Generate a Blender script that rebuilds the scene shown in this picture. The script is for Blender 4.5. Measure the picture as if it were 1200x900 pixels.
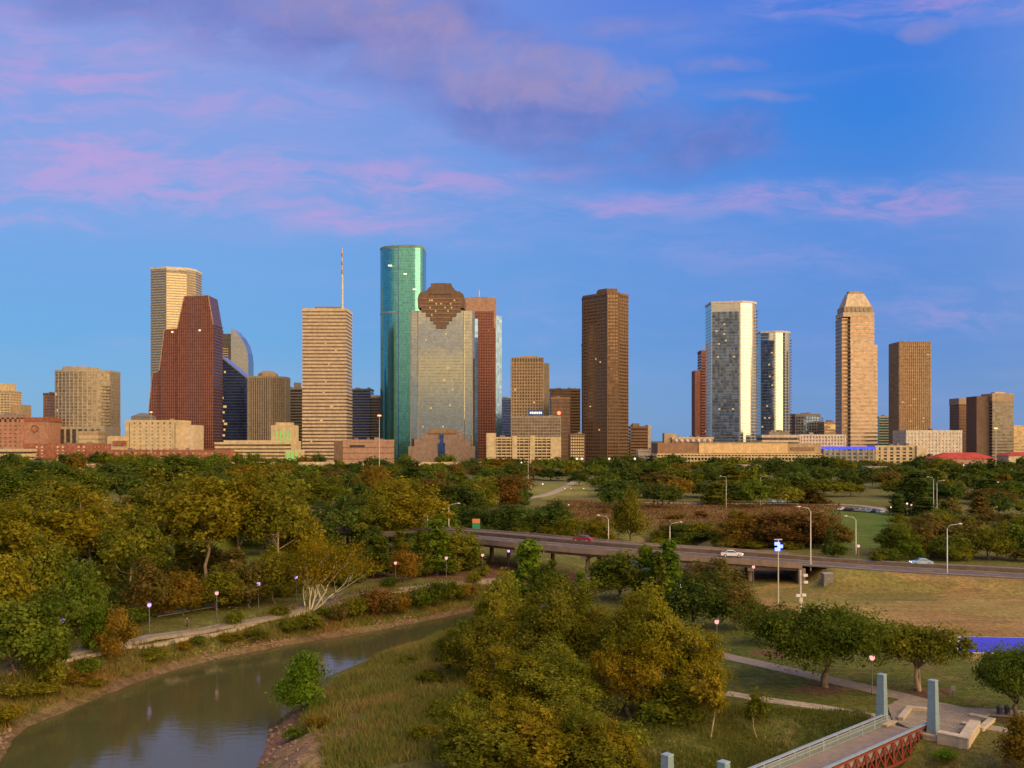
import bpy, math, random
import numpy as np
from mathutils import Vector
R = math.radians
SC = bpy.context.scene
for o in list(bpy.data.objects):
    bpy.data.objects.remove(o)
COL = SC.collection

# ------------------------------------------------------------------ camera, sky, sun, exposure
F, H, HY = 1150.0, 29.0, 516.0            # focal length in photo pixels, camera height, horizon row
cam = bpy.data.objects.new('camera', bpy.data.cameras.new('camera'))
COL.objects.link(cam)
cam.location = (0, 0, H)
cam.rotation_euler = (R(90), 0, 0)
cam.data.sensor_width = 36
cam.data.lens = 36 * F / 1200
cam.data.shift_y = (HY - 450) / 1200
cam.data.clip_start = 1
cam.data.clip_end = 60000
SC.camera = cam
SC.render.resolution_x, SC.render.resolution_y = 1024, 768
SC.view_settings.view_transform = 'Standard'
SC.view_settings.look = 'None'
SC.view_settings.exposure = 0.47
SC.view_settings.gamma = 1

SUN_AZ, SUN_EL = 132.0, 27.0               # clockwise from the view direction: behind right, low
sun = bpy.data.objects.new('sun', bpy.data.lights.new('sun', 'SUN'))
COL.objects.link(sun)
sun.data.energy = 3.5
sun.data.angle = R(80)
sun.data.color = (1.0, 0.68, 0.33)
sd = Vector((math.sin(R(SUN_AZ)) * math.cos(R(SUN_EL)), math.cos(R(SUN_AZ)) * math.cos(R(SUN_EL)), math.sin(R(SUN_EL))))
sun.rotation_euler = sd.to_track_quat('Z', 'Y').to_euler()
sun.location = sd * 500


class NT:
    """small wrapper for building node trees"""
    def __init__(s, tree):
        s.t = tree
        s.t.nodes.clear()
    def n(s, kind, ins=None, **kw):
        nd = s.t.nodes.new(kind)
        for k, v in kw.items():
            setattr(nd, k, v)
        for k, v in (ins or {}).items():
            if isinstance(v, bpy.types.NodeSocket):
                s.t.links.new(v, nd.inputs[k])
            elif v is not None:
                nd.inputs[k].default_value = v
        return nd
    def m(s, op, a, b=None, c=None, clamp=False):
        nd = s.t.nodes.new('ShaderNodeMath')
        nd.operation = op
        nd.use_clamp = clamp
        for i, v in enumerate((a, b, c)):
            if v is None:
                continue
            if isinstance(v, bpy.types.NodeSocket):
                s.t.links.new(v, nd.inputs[i])
            else:
                nd.inputs[i].default_value = v
        return nd.outputs[0]
    def mix(s, f, a, b, blend='MIX'):
        nd = s.t.nodes.new('ShaderNodeMix')
        nd.data_type = 'RGBA'
        nd.blend_type = blend
        for i, v in ((0, f), (6, a), (7, b)):
            if isinstance(v, bpy.types.NodeSocket):
                s.t.links.new(v, nd.inputs[i])
            else:
                nd.inputs[i].default_value = v if i == 0 else (tuple(v) + (1,))[:4]
        return nd.outputs[2]
    def rng(s, v, a, b, c=0.0, d=1.0, smooth=True):
        nd = s.n('ShaderNodeMapRange', {0: v, 1: a, 2: b, 3: c, 4: d})
        nd.interpolation_type = 'SMOOTHSTEP' if smooth else 'LINEAR'
        return nd.outputs[0]


def srgb(r, g, b):
    f = lambda c: c / 12.92 if c <= .04045 else ((c + .055) / 1.055) ** 2.4
    return (f(r / 255), f(g / 255), f(b / 255))


def build_world():
    w = bpy.data.worlds.new('World')
    SC.world = w
    w.use_nodes = True
    t = NT(w.node_tree)
    d = t.n('ShaderNodeTexCoord').outputs['Generated']
    sp = t.n('ShaderNodeSeparateXYZ', {0: d})
    dx, dy, dz = sp.outputs
    ysafe = t.m('MAXIMUM', dy, 0.08)
    u = t.m('DIVIDE', dx, ysafe)
    v = t.m('DIVIDE', dz, ysafe)
    uv = t.n('ShaderNodeCombineXYZ', {0: u, 1: v}).outputs[0]
    fwd = t.rng(dy, 0.1, 0.4)
    # clear-air colour by height, eastern side
    def ramp(val, stops):
        nd = t.n('ShaderNodeValToRGB', {0: val})
        el = nd.color_ramp.elements
        el[0].position = stops[0][0]
        el[0].color = stops[0][1] + (1,)
        el[1].position = stops[-1][0]
        el[1].color = stops[-1][1] + (1,)
        for p, c in stops[1:-1]:
            e = el.new(p)
            e.color = c + (1,)
        return nd.outputs[0]
    zc = t.m('MAXIMUM', dz, 0.0)
    left = ramp(zc, [(0.0, srgb(122, 168, 208)), (.1, srgb(98, 160, 214)), (.2, srgb(112, 160, 220)), (.3, srgb(132, 158, 222)), (.42, srgb(134, 150, 220)), (1, srgb(70, 110, 190))])
    right = ramp(zc, [(0.0, srgb(110, 146, 200)), (.1, srgb(86, 134, 206)), (.2, srgb(82, 136, 216)), (.3, srgb(44, 126, 220)), (.42, srgb(56, 116, 222)), (1, srgb(50, 95, 185))])
    east = t.mix(t.rng(u, -.35, .42), left, right)
    # western glow round the set sun
    sdir = (math.sin(R(SUN_AZ)), math.cos(R(SUN_AZ)), 0.05)
    dot = t.n('ShaderNodeVectorMath', {0: d, 1: sdir}, operation='DOT_PRODUCT').outputs['Value']
    west = ramp(zc, [(0.0, (.30, .30, .34)), (.03, (.44, .40, .36)), (.065, (1.05, .73, .34)), (.12, (1.5, 1.0, .44)), (.22, (1.8, 1.3, .68)), (.45, (1.5, 1.2, .78)), (1, (.42, .44, .52))])
    nzw = t.n('ShaderNodeTexNoise', {'Vector': t.n('ShaderNodeMapping', {'Vector': d, 'Scale': (2.5, 2.5, 34)}).outputs[0], 'Scale': 1.2, 'Detail': 5.0}).outputs['Fac']
    west = t.mix(t.m('MULTIPLY', t.rng(nzw, .47, .62), t.rng(zc, .10, .18, .7, 0)), west, (.40, .42, .50))
    sky = t.mix(t.rng(dot, -.35, .65), east, west)
    core = t.m('MULTIPLY', t.rng(dot, .86, 1.0), t.rng(zc, .0, .28, 1, 0))
    sky = t.mix(t.m('MULTIPLY', core, .75), sky, (1.9, 1.25, .5))
    # clouds
    warp = t.n('ShaderNodeTexNoise', {'Vector': uv, 'Scale': 5.0, 'Detail': 4.0, 'Roughness': .55}).outputs['Color']
    wv = t.n('ShaderNodeVectorMath', {0: warp, 1: (.5, .5, .5)}, operation='SUBTRACT').outputs[0]
    wv = t.n('ShaderNodeVectorMath', {0: wv, 1: (.13, .065, 0)}, operation='MULTIPLY').outputs[0]
    uvw = t.n('ShaderNodeVectorMath', {0: uv, 1: wv}, operation='ADD').outputs[0]
    def blobs(lst):
        acc = None
        for (px, py, a, b, k, rot) in lst:
            mp = t.n('ShaderNodeMapping', {'Vector': uvw, 'Location': ((px - 600) / F, (HY - py) / F, 0), 'Rotation': (0, 0, R(rot)), 'Scale': (a / F, b / F, 1)}, vector_type='TEXTURE')
            g = t.n('ShaderNodeTexGradient', {0: mp.outputs[0]}, gradient_type='SPHERICAL').outputs['Fac']
            g = t.m('MULTIPLY', g, k)
            acc = g if acc is None else t.m('ADD', acc, g)
        return acc
    pink = blobs([(1060, 238, 330, 44, .8, 0), (1120, 362, 210, 46, .65, 6), (900, 300, 260, 30, .45, -3), (880, 420, 240, 50, .35, 0), (180, 80, 420, 190, .5, 0), (820, 330, 420, 60, .3, 3), (500, 215, 150, 34, 1.2, -2), (340, 250, 320, 46, .95, -8), (110, 228, 260, 70, 1.0, 4), (290, 200, 300, 34, .85, -6), (60, 200, 160, 40, .5, 0), (560, 150, 260, 120, .35, 0), (300, 130, 300, 90, .35, 0), (650, 200, 80, 14, .7, 0), (1110, 0, 250, 36, 1.5, 0),
                  (925, 2, 70, 16, 1.0, 0), (960, 232, 380, 30, .75, 2), (700, 245, 230, 26, .7, 0), (1130, 352, 170, 34, .45, 8), (40, 90, 230, 170, .75, 0), (640, 262, 320, 44, .45, 0), (630, 400, 120, 90, .4, 0), (440, 262, 160, 22, .6, 4), (40, 265, 160, 16, .7, -6)])
    dark = blobs([(330, 20, 330, 70, 1.1, -8), (520, 70, 300, 85, 1.2, -22), (650, 135, 190, 55, 1.2, -6), (835, 160, 95, 40, .9, 14), (180, -10, 240, 40, .9, 0), (770, 190, 180, 30, .5, 5)])
    puff = blobs([(540, 98, 42, 24, .9, 0), (612, 108, 48, 26, .8, 0), (640, 62, 34, 16, .6, 0), (450, 60, 60, 30, .6, -15), (520, 40, 40, 18, .7, 0), (720, 30, 120, 20, .35, 5), (590, 62, 55, 28, 1.0, 0), (678, 92, 75, 42, 1.4, 0), (745, 98, 45, 26, 1.0, 15), (490, 34, 80, 34, 1.0, -25), (400, 8, 150, 34, 1.1, -8), (1088, 32, 40, 16, .8, 0), (570, 92, 70, 34, .8, -20), (840, 72, 60, 14, .5, 5), (875, 110, 80, 10, .5, 0)])
    st = t.n('ShaderNodeMapping', {'Vector': uvw, 'Scale': (3.2, 15, 1)}).outputs[0]
    nz1 = t.n('ShaderNodeTexNoise', {'Vector': st, 'Scale': 1.6, 'Detail': 6.0, 'Roughness': .6}).outputs['Fac']
    st2 = t.n('ShaderNodeMapping', {'Vector': uvw, 'Scale': (9, 14, 1)}).outputs[0]
    nz2 = t.n('ShaderNodeTexNoise', {'Vector': st2, 'Scale': 1.5, 'Detail': 7.0, 'Roughness': .62}).outputs['Fac']
    st3 = t.n('ShaderNodeMapping', {'Vector': uvw, 'Scale': (7, 26, 1), 'Rotation': (0, 0, R(-7))}).outputs[0]
    nz3 = t.n('ShaderNodeTexNoise', {'Vector': st3, 'Scale': 1.7, 'Detail': 7.0, 'Roughness': .65, 'Distortion': .6}).outputs['Fac']
    st4 = t.n('ShaderNodeMapping', {'Vector': uvw, 'Scale': (16, 22, 1)}).outputs[0]
    nz4 = t.n('ShaderNodeTexNoise', {'Vector': st4, 'Scale': 1.5, 'Detail': 7.0, 'Roughness': .62, 'Distortion': .4}).outputs['Fac']
    wisp = t.m('ADD', t.m('MULTIPLY', t.rng(nz1, .36, .66), .5), t.m('MULTIPLY', t.rng(nz3, .36, .66), .6))
    bil = t.m('ADD', t.m('MULTIPLY', t.rng(nz2, .32, .66), .55), t.m('MULTIPLY', t.rng(nz4, .32, .68), .45))
    pk = t.m('MULTIPLY', t.m('MULTIPLY', pink, t.m('ADD', wisp, .04)), fwd)
    pk = t.m('SUBTRACT', 1.0, t.m('EXPONENT', t.m('MULTIPLY', pk, -1.05)))
    dk = t.m('MULTIPLY', t.m('MULTIPLY', dark, t.m('ADD', t.m('MULTIPLY', bil, 1.25), .12)), fwd)
    dk = t.m('SUBTRACT', 1.0, t.m('EXPONENT', t.m('MULTIPLY', dk, -1.5)))
    pf = t.m('MULTIPLY', t.m('MULTIPLY', puff, t.m('ADD', t.m('MULTIPLY', bil, 1.3), .05)), fwd)
    pf = t.m('SUBTRACT', 1.0, t.m('EXPONENT', t.m('MULTIPLY', pf, -1.6)))
    pcol = t.mix(t.rng(pk, .1, .7), srgb(146, 160, 222), srgb(208, 156, 210))
    sky = t.mix(t.m('MULTIPLY', pk, .78), sky, pcol)
    sky = t.mix(t.m('MULTIPLY', dk, .85), sky, t.mix(t.rng(nz4, .35, .65), srgb(98, 106, 178), srgb(122, 122, 192)))
    sky = t.mix(t.m('MULTIPLY', pf, .85), sky, srgb(166, 146, 188))
    # thin streaks everywhere
    rnd = t.n('ShaderNodeTexNoise', {'Vector': t.n('ShaderNodeMapping', {'Vector': d, 'Scale': (3, 3, 18)}).outputs[0], 'Scale': 1.3, 'Detail': 5.0}).outputs['Fac']
    sky = t.mix(t.m('MULTIPLY', t.rng(rnd, .5, .75), .22), sky, srgb(158, 160, 214))
    nish = t.n('ShaderNodeTexSky', sky_type='NISHITA', sun_disc=False, sun_elevation=R(SUN_EL), sun_rotation=R(SUN_AZ), altitude=30.0)
    b1 = t.n('ShaderNodeBackground', {0: t.mix(1.0, nish.outputs[0], (.16, .22, .32), 'MULTIPLY'), 1: 0.05})
    b2 = t.n('ShaderNodeBackground', {0: sky, 1: 0.65})
    ad = t.n('ShaderNodeAddShader', {0: b1.outputs[0], 1: b2.outputs[0]})
    t.n('ShaderNodeOutputWorld', {0: ad.outputs[0]})


build_world()

# ------------------------------------------------------------------ helpers
ORG = {}
rs = np.random.RandomState(7)
random.seed(11)


def X(px, D): return (px - 600) / F * D
def Z(py, D): return H - (py - HY) / F * D
def P(px, py, z=0.0):
    D = (H - z) * F / (py - HY)
    return Vector((X(px, D), D, z))


class MB:
    def __init__(s):
        s.v, s.f, s.n = [], [], 0
    def add(s, vs, fs):
        s.v.extend(tuple(p) for p in vs)
        s.f.extend(tuple(i + s.n for i in f) for f in fs)
        s.n += len(vs)
        return s
    def box(s, x0, x1, y0, y1, z0, z1):
        return s.prism([(x0, y0), (x1, y0), (x1, y1), (x0, y1)], z0, z1)
    def prism(s, poly, z0, z1, top=None):
        n = len(poly)
        top = top or poly
        vs = [(p[0], p[1], z0) for p in poly] + [(p[0], p[1], z1) for p in top]
        fs = [(i, (i + 1) % n, n + (i + 1) % n, n + i) for i in range(n)]
        fs += [tuple(range(n))[::-1], tuple(range(n, 2 * n))]
        return s.add(vs, fs)
    def obox(s, c, ax, hw, hd, z0, z1):
        """box with centre c (xy), along-axis ax, half lengths"""
        ax = Vector(ax[:2]).normalized()
        px = Vector((-ax.y, ax.x))
        c = Vector(c[:2])
        q = [c - ax * hw - px * hd, c + ax * hw - px * hd, c + ax * hw + px * hd, c - ax * hw + px * hd]
        return s.prism([tuple(p) for p in q], z0, z1)
    def xz(s, poly, y0, y1):
        """outline in x-z extruded in y"""
        n = len(poly)
        vs = [(p[0], y0, p[1]) for p in poly] + [(p[0], y1, p[1]) for p in poly]
        fs = [(i, (i + 1) % n, n + (i + 1) % n, n + i) for i in range(n)]
        fs += [tuple(range(n))[::-1], tuple(range(n, 2 * n))]
        return s.add(vs, fs)
    def beam(s, a, b, w, h):
        a, b = Vector(a), Vector(b)
        d = (b - a).normalized()
        up = Vector((0, 0, 1)) if abs(d.z) < .95 else Vector((0, 1, 0))
        sx = d.cross(up).normalized() * w / 2
        sz = sx.cross(d).normalized() * h / 2
        vs = [p + i * sx + j * sz for p in (a, b) for i, j in ((-1, -1), (1, -1), (1, 1), (-1, 1))]
        return s.add(vs, [(0, 1, 5, 4), (1, 2, 6, 5), (2, 3, 7, 6), (3, 0, 4, 7), (3, 2, 1, 0), (4, 5, 6, 7)])
    def tube(s, pts, rad, n=7):
        pts = [Vector(p) for p in pts]
        vs, fs = [], []
        for k, p in enumerate(pts):
            d = (pts[min(k + 1, len(pts) - 1)] - pts[max(k - 1, 0)])
            d = d.normalized() if d.length > 1e-6 else Vector((0, 0, 1))
            a = d.cross(Vector((.37, .91, .19))).normalized()
            b = d.cross(a)
            r = rad[k] if isinstance(rad, (list, tuple)) else rad
            for i in range(n):
                t = 2 * math.pi * i / n
                vs.append(p + a * r * math.cos(t) + b * r * math.sin(t))
        for k in range(len(pts) - 1):
            for i in range(n):
                j = (i + 1) % n
                fs.append((k * n + i, k * n + j, (k + 1) * n + j, (k + 1) * n + i))
        fs.append(tuple(range(n))[::-1])
        fs.append(tuple(range((len(pts) - 1) * n, len(pts) * n)))
        return s.add(vs, fs)
    def ball(s, c, r, nu=10, nv=7, sz=1.0):
        c = Vector(c)
        vs = [c + Vector((0, 0, -r * sz))]
        for j in range(1, nv):
            ph = math.pi * j / nv - math.pi / 2
            for i in range(nu):
                t = 2 * math.pi * i / nu
                vs.append(c + Vector((r * math.cos(ph) * math.cos(t), r * math.cos(ph) * math.sin(t), r * sz * math.sin(ph))))
        vs.append(c + Vector((0, 0, r * sz)))
        fs = [(0, 1 + (i + 1) % nu, 1 + i) for i in range(nu)]
        for j in range(nv - 2):
            for i in range(nu):
                k = (i + 1) % nu
                fs.append((1 + j * nu + i, 1 + j * nu + k, 1 + (j + 1) * nu + k, 1 + (j + 1) * nu + i))
        e = len(vs) - 1
        fs += [(e, 1 + (nv - 2) * nu + i, 1 + (nv - 2) * nu + (i + 1) % nu) for i in range(nu)]
        return s.add(vs, fs)
    def mesh(s, name, mat, off=(0, 0, 0), smooth=False):
        me = bpy.data.meshes.new(name)
        ox, oy, oz = off
        me.from_pydata([(p[0] - ox, p[1] - oy, p[2] - oz) for p in s.v], [], s.f)
        if mat:
            me.materials.append(mat)
        if smooth:
            me.polygons.foreach_set('use_smooth', [True] * len(me.polygons))
        me.update()
        return me
    def build(s, name, mat, parent=None, smooth=False):
        off = (0, 0, 0)
        q = parent
        if parent is not None:
            off = ORG[parent.name]
        me = s.mesh(name, mat, off, smooth)
        return link(name, me, parent)


def link(name, me, parent=None):
    o = bpy.data.objects.new(name, me)
    COL.objects.link(o)
    if parent is not None:
        o.parent = parent
        ORG[o.name] = ORG.get(parent.name, (0, 0, 0))
    return o


def empty(name, loc, label=None, cat=None, group=None):
    o = bpy.data.objects.new(name, None)
    o.empty_display_size = 1
    COL.objects.link(o)
    o.location = loc
    ORG[o.name] = tuple(loc)
    tag(o, label, cat, group)
    return o


def tag(o, label=None, cat=None, group=None, kind=None):
    if label: o['label'] = label
    if cat: o['category'] = cat
    if group: o['group'] = group
    if kind: o['kind'] = kind
    return o


def copy_thing(root):
    c = root.copy()
    COL.objects.link(c)
    for ch in root.children:
        d = ch.copy()
        COL.objects.link(d)
        d.parent = c
        for g in ch.children:
            e = g.copy()
            COL.objects.link(e)
            e.parent = d
    return c


ORD = {2: ['left one of the two', 'right one of the two'],
       3: ['leftmost of the three', 'middle one of the three', 'rightmost of the three']}
NUM = ['', 'one', 'two', 'three', 'four', 'five', 'six', 'seven', 'eight', 'nine', 'ten', 'eleven', 'twelve', 'thirteen', 'fourteen', 'fifteen', 'sixteen']
ORDN = ['', 'first', 'second', 'third', 'fourth', 'fifth', 'sixth', 'seventh', 'eighth', 'ninth', 'tenth', 'eleventh', 'twelfth', 'thirteenth', 'fourteenth', 'fifteenth', 'sixteenth']
PENDING = []        # (object, label stem): labels made distinct at the end, from left to right in the photo


def num_word(n):
    return 'number ' + str(n)


def settle_labels():
    by = {}
    for o, stem in PENDING:
        by.setdefault(stem, []).append(o)
    for stem, os_ in by.items():
        os_.sort(key=lambda o: o.location.x / o.location.y)
        n = len(os_)
        for i, o in enumerate(os_):
            if n == 1:
                o['label'] = stem
            elif n in ORD:
                o['label'] = stem + ', ' + ORD[n][i]
            else:
                o['label'] = stem + ', ' + ('leftmost' if i == 0 else 'rightmost' if i == n - 1 else (ORDN[i + 1] if i < 16 else num_word(i + 1)) + ' from left') + ' of ' + (NUM[n] if n <= 16 else 'all')


# ------------------------------------------------------------------ materials
MATS = {}


def stone(name, rgb, rough=.85, var=.18, scale=.25, spec=.3):
    if name in MATS: return MATS[name]
    m = bpy.data.materials.new(name)
    m.use_nodes = True
    t = NT(m.node_tree)
    pos = t.n('ShaderNodeNewGeometry').outputs['Position']
    nz = t.n('ShaderNodeTexNoise', {'Vector': pos, 'Scale': scale, 'Detail': 5.0, 'Roughness': .65}).outputs['Fac']
    lo = tuple(c * (1 - var) for c in rgb)
    hi = tuple(min(1, c * (1 + var)) for c in rgb)
    col = t.mix(t.rng(nz, .3, .7), lo, hi)
    sk = t.n('ShaderNodeTexNoise', {'Vector': t.n('ShaderNodeMapping', {'Vector': pos, 'Scale': (scale * 1.5, scale * 1.5, scale * .12)}).outputs[0], 'Scale': 1.0, 'Detail': 4.0}).outputs['Fac']
    col = t.mix(t.rng(sk, .45, .75, 0, .35), col, tuple(c * .55 for c in rgb))
    b = t.n('ShaderNodeBsdfPrincipled', {'Base Color': col, 'Roughness': rough, 'Specular IOR Level': spec})
    t.n('ShaderNodeOutputMaterial', {0: b.outputs[0]})
    MATS[name] = m
    return m


def glass(name, rgb, metal=.8, rough=.06, cell=(3.2, 3.2, 3.9), var=.28, wob=.012):
    if name in MATS: return MATS[name]
    m = bpy.data.materials.new(name)
    m.use_nodes = True
    t = NT(m.node_tree)
    pos = t.n('ShaderNodeNewGeometry').outputs['Position']
    sn = t.n('ShaderNodeVectorMath', {0: pos, 1: cell}, operation='SNAP').outputs[0]
    wn = t.n('ShaderNodeTexWhiteNoise', {0: sn}, noise_dimensions='3D')
    lo = tuple(c * (1 - var) for c in rgb)
    hi = tuple(min(1, c * (1 + var)) for c in rgb)
    col = t.mix(wn.outputs['Value'], lo, hi)
    tl = t.n('ShaderNodeVectorMath', {0: wn.outputs['Color'], 1: (.5, .5, .5)}, operation='SUBTRACT').outputs[0]
    tl = t.n('ShaderNodeVectorMath', {0: tl, 1: (wob, wob, wob)}, operation='MULTIPLY').outputs[0]
    nr = t.n('ShaderNodeVectorMath', {0: t.n('ShaderNodeNewGeometry').outputs['Normal'], 1: tl}, operation='ADD').outputs[0]
    nr = t.n('ShaderNodeVectorMath', {0: nr}, operation='NORMALIZE').outputs[0]
    b = t.n('ShaderNodeBsdfPrincipled', {'Base Color': col, 'Roughness': rough, 'Metallic': metal, 'Normal': nr})
    t.n('ShaderNodeOutputMaterial', {0: b.outputs[0]})
    MATS[name] = m
    return m


def glow(name, rgb, s):
    if name in MATS: return MATS[name]
    m = bpy.data.materials.new(name)
    m.use_nodes = True
    t = NT(m.node_tree)
    e = t.n('ShaderNodeEmission', {0: rgb + (1,), 1: s})
    t.n('ShaderNodeOutputMaterial', {0: e.outputs[0]})
    MATS[name] = m
    return m


def paint(name, rgb, rough=.45, metal=0.0):
    if name in MATS: return MATS[name]
    m = bpy.data.materials.new(name)
    m.use_nodes = True
    t = NT(m.node_tree)
    pos = t.n('ShaderNodeTexCoord').outputs['Object']
    nz = t.n('ShaderNodeTexNoise', {'Vector': pos, 'Scale': 1.7, 'Detail': 5.0, 'Roughness': .7}).outputs['Fac']
    col = t.mix(t.rng(nz, .25, .8), tuple(c * .85 for c in rgb), tuple(min(1, c * 1.1) for c in rgb))
    b = t.n('ShaderNodeBsdfPrincipled', {'Base Color': col, 'Roughness': rough, 'Metallic': metal})
    t.n('ShaderNodeOutputMaterial', {0: b.outputs[0]})
    MATS[name] = m
    return m


def leaf_mat():
    m = bpy.data.materials.new('foliage')
    m.use_nodes = True
    t = NT(m.node_tree)
    oi = t.n('ShaderNodeObjectInfo')
    pos = t.n('ShaderNodeNewGeometry').outputs['Position']
    n1 = t.n('ShaderNodeTexNoise', {'Vector': pos, 'Scale': .28, 'Detail': 3.0, 'Roughness': .6}).outputs['Fac']
    n2 = t.n('ShaderNodeTexNoise', {'Vector': pos, 'Scale': 1.6, 'Detail': 2.0}).outputs['Fac']
    hsv = t.n('ShaderNodeHueSaturation', {'Hue': t.rng(n1, .3, .7, .516, .482), 'Saturation': 1.06, 'Value': t.m('MULTIPLY', t.rng(n1, .28, .72, .68, 1.4), t.rng(n2, .3, .7, .65, 1.35)), 'Color': oi.outputs['Color']})
    d = t.n('ShaderNodeBsdfDiffuse', {0: hsv.outputs[0]})
    tr = t.n('ShaderNodeBsdfTranslucent', {0: hsv.outputs[0]})
    mx = t.n('ShaderNodeMixShader', {0: .5, 1: d.outputs[0], 2: tr.outputs[0]})
    t.n('ShaderNodeOutputMaterial', {0: mx.outputs[0]})
    return m


LEAF = leaf_mat()
BARK = stone('bark', (.13, .095, .07), .95, .35, 1.5)
PALE_BARK = stone('pale_bark', (.52, .46, .35), .9, .3, 1.2)
TAN_BARK = stone('tan_bark', (.34, .25, .17), .9, .3, 1.2)

# ------------------------------------------------------------------ terrain
ZW = -4.0


def pw(lst, z): return [tuple(P(px, py, z)[:2]) for px, py in lst]


BANK_L = pw([(-700, 1300), (-250, 1000), (-60, 930), (0, 892), (12, 868), (30, 852), (80, 832), (150, 803), (200, 786), (250, 773), (330, 757), (450, 737), (520, 723), (575, 711), (640, 694), (700, 672), (735, 652), (760, 630)], ZW)
BANK_R = pw([(285, 1300), (290, 1000), (302, 905), (313, 870), (318, 850), (338, 838), (360, 815), (380, 797), (401, 786), (428, 776), (465, 761), (492, 754), (525, 745), (580, 730), (650, 712), (730, 690), (785, 665), (820, 638)], ZW)
RIVER = np.array(BANK_L + BANK_R[::-1])


def inside(poly, x, y):
    poly = np.asarray(poly)
    c = np.zeros(x.shape, bool)
    n = len(poly)
    for i in range(n):
        x0, y0 = poly[i]
        x1, y1 = poly[(i + 1) % n]
        k = ((y0 > y) != (y1 > y))
        with np.errstate(divide='ignore', invalid='ignore'):
            c ^= k & (x < (x1 - x0) * (y - y0) / (y1 - y0 + 1e-12) + x0)
    return c


def pdist(line, x, y, closed=False):
    """distance to polyline and parameter along it"""
    line = np.asarray(line, float)
    best = np.full(x.shape, 1e9)
    par = np.zeros(x.shape)
    n = len(line)
    for i in range(n if closed else n - 1):
        a, b = line[i], line[(i + 1) % n]
        d = b - a
        t = np.clip(((x - a[0]) * d[0] + (y - a[1]) * d[1]) / (d @ d + 1e-9), 0, 1)
        q = np.hypot(x - a[0] - t * d[0], y - a[1] - t * d[1])
        k = q < best
        best = np.where(k, q, best)
        par = np.where(k, i + t, par)
    return best, par


def vnoise(x, y, s, seed=0):
    """smooth value noise"""
    g = np.random.RandomState(seed).rand(64, 64)
    x, y = x / s, y / s
    xi, yi = np.floor(x).astype(int), np.floor(y).astype(int)
    fx, fy = x - xi, y - yi
    fx, fy = fx * fx * (3 - 2 * fx), fy * fy * (3 - 2 * fy)
    q = lambda i, j: g[(xi + i) % 64, (yi + j) % 64]
    return (q(0, 0) * (1 - fx) + q(1, 0) * fx) * (1 - fy) + (q(0, 1) * (1 - fx) + q(1, 1) * fx) * fy


def ss(v): 
    v = np.clip(v, 0, 1)
    return v * v * (3 - 2 * v)


# near edge of the parkway, from left to right, with deck height
RD = []
for px, py, z in [(-40, 612, 4.5), (150, 615, 5.2), (290, 618, 5.8), (380, 620.5, 6), (470, 626, 6), (555, 633, 6), (600, 637.5, 6), (700, 646, 5.6), (800, 652.5, 5), (940, 662, 3.9), (1050, 669.5, 2.8), (1200, 678, 1.8), (1330, 686, 1.2), (1480, 696, .9)]:
    RD.append(P(px, py, z))
RDW = 19.0


def smooth_line(pts, step=2.0):
    pts = [Vector(p) for p in pts]
    out = []
    for i in range(len(pts) - 1):
        p0, p1, p2, p3 = pts[max(i - 1, 0)], pts[i], pts[i + 1], pts[min(i + 2, len(pts) - 1)]
        n = max(1, int((p2 - p1).length / step))
        for k in range(n):
            t = k / n
            out.append(.5 * ((2 * p1) + (p2 - p0) * t + (2 * p0 - 5 * p1 + 4 * p2 - p3) * t * t + (3 * p1 - p0 - 3 * p2 + p3) * t ** 3))
    out.append(pts[-1])
    return out


RDS = smooth_line(RD, 3.0)
def side(line, k):
    a, b = line[max(k - 1, 0)], line[min(k + 1, len(line) - 1)]
    d = Vector((b.x - a.x, b.y - a.y, 0)).normalized()
    return Vector((-d.y, d.x, 0))
RD_MID = [p + side(RDS, k) * RDW / 2 for k, p in enumerate(RDS)]
_rm = np.array([(p.x, p.y) for p in RD_MID])
_rz = np.array([p.z for p in RD_MID])
BR_R = 60.0         # east abutment of the parkway bridge (x)
BR_L = -75.0

BA, BB = Vector((39.1, 97.6, 0)), Vector((13.9, 74.1, 0))     # footbridge ends
BDIR = (BB - BA).normalized()
BPER = Vector((-BDIR.y, BDIR.x, 0))


def terrain(x, y):
    x = np.asarray(x, float)
    y = np.asarray(y, float)
    d, _ = pdist(RIVER, x, y, True)
    ins = inside(RIVER, x, y)
    dj = d + (vnoise(x, y, 5, 3) - .5) * 2.2 * np.clip(d / 2, 0, 1)
    wid = np.where(x > y * -.2, 15.0, 10.0)
    up = 4 * (.55 * ss(dj / wid) + .45 * np.clip(1 - np.exp(-dj / 3.0), 0, 1))
    z = np.where(ins, ZW - np.minimum(d, 7) * .3, ZW + .02 + up)
    fl = (~ins) & (d > 2)
    z = z + np.where(fl, (vnoise(x, y, 9, 5) - .5) * np.where(x > y * .15, .16, .5) * np.clip(d / 10, 0, 1), 0)
    # gully under the footbridge
    rx, ry = x - BA.x, y - BA.y
    t = rx * BDIR.x + ry * BDIR.y
    s = rx * BPER.x + ry * BPER.y
    gl = ss((t - 1.0) / 7) * ss((36 - t) / 8) * ss((17 - np.abs(s)) / 12)
    z = z - 3.4 * gl
    # embankments of the parkway
    near = (y > 150) & (y < 330)
    dr, par = pdist(_rm, x, y)
    zr = np.interp(par, np.arange(len(_rz)), _rz) - .25
    e = ss((20.5 - dr) / 11.0)
    on = np.where(x > 0, ss((x - BR_R + 1) / 5.0), ss((BR_L - x) / 5))
    z = np.where(near, z * (1 - e * on) + zr * e * on, z)
    return z


def Tz(x, y): return float(terrain(np.array([x]), np.array([y]))[0])


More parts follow.
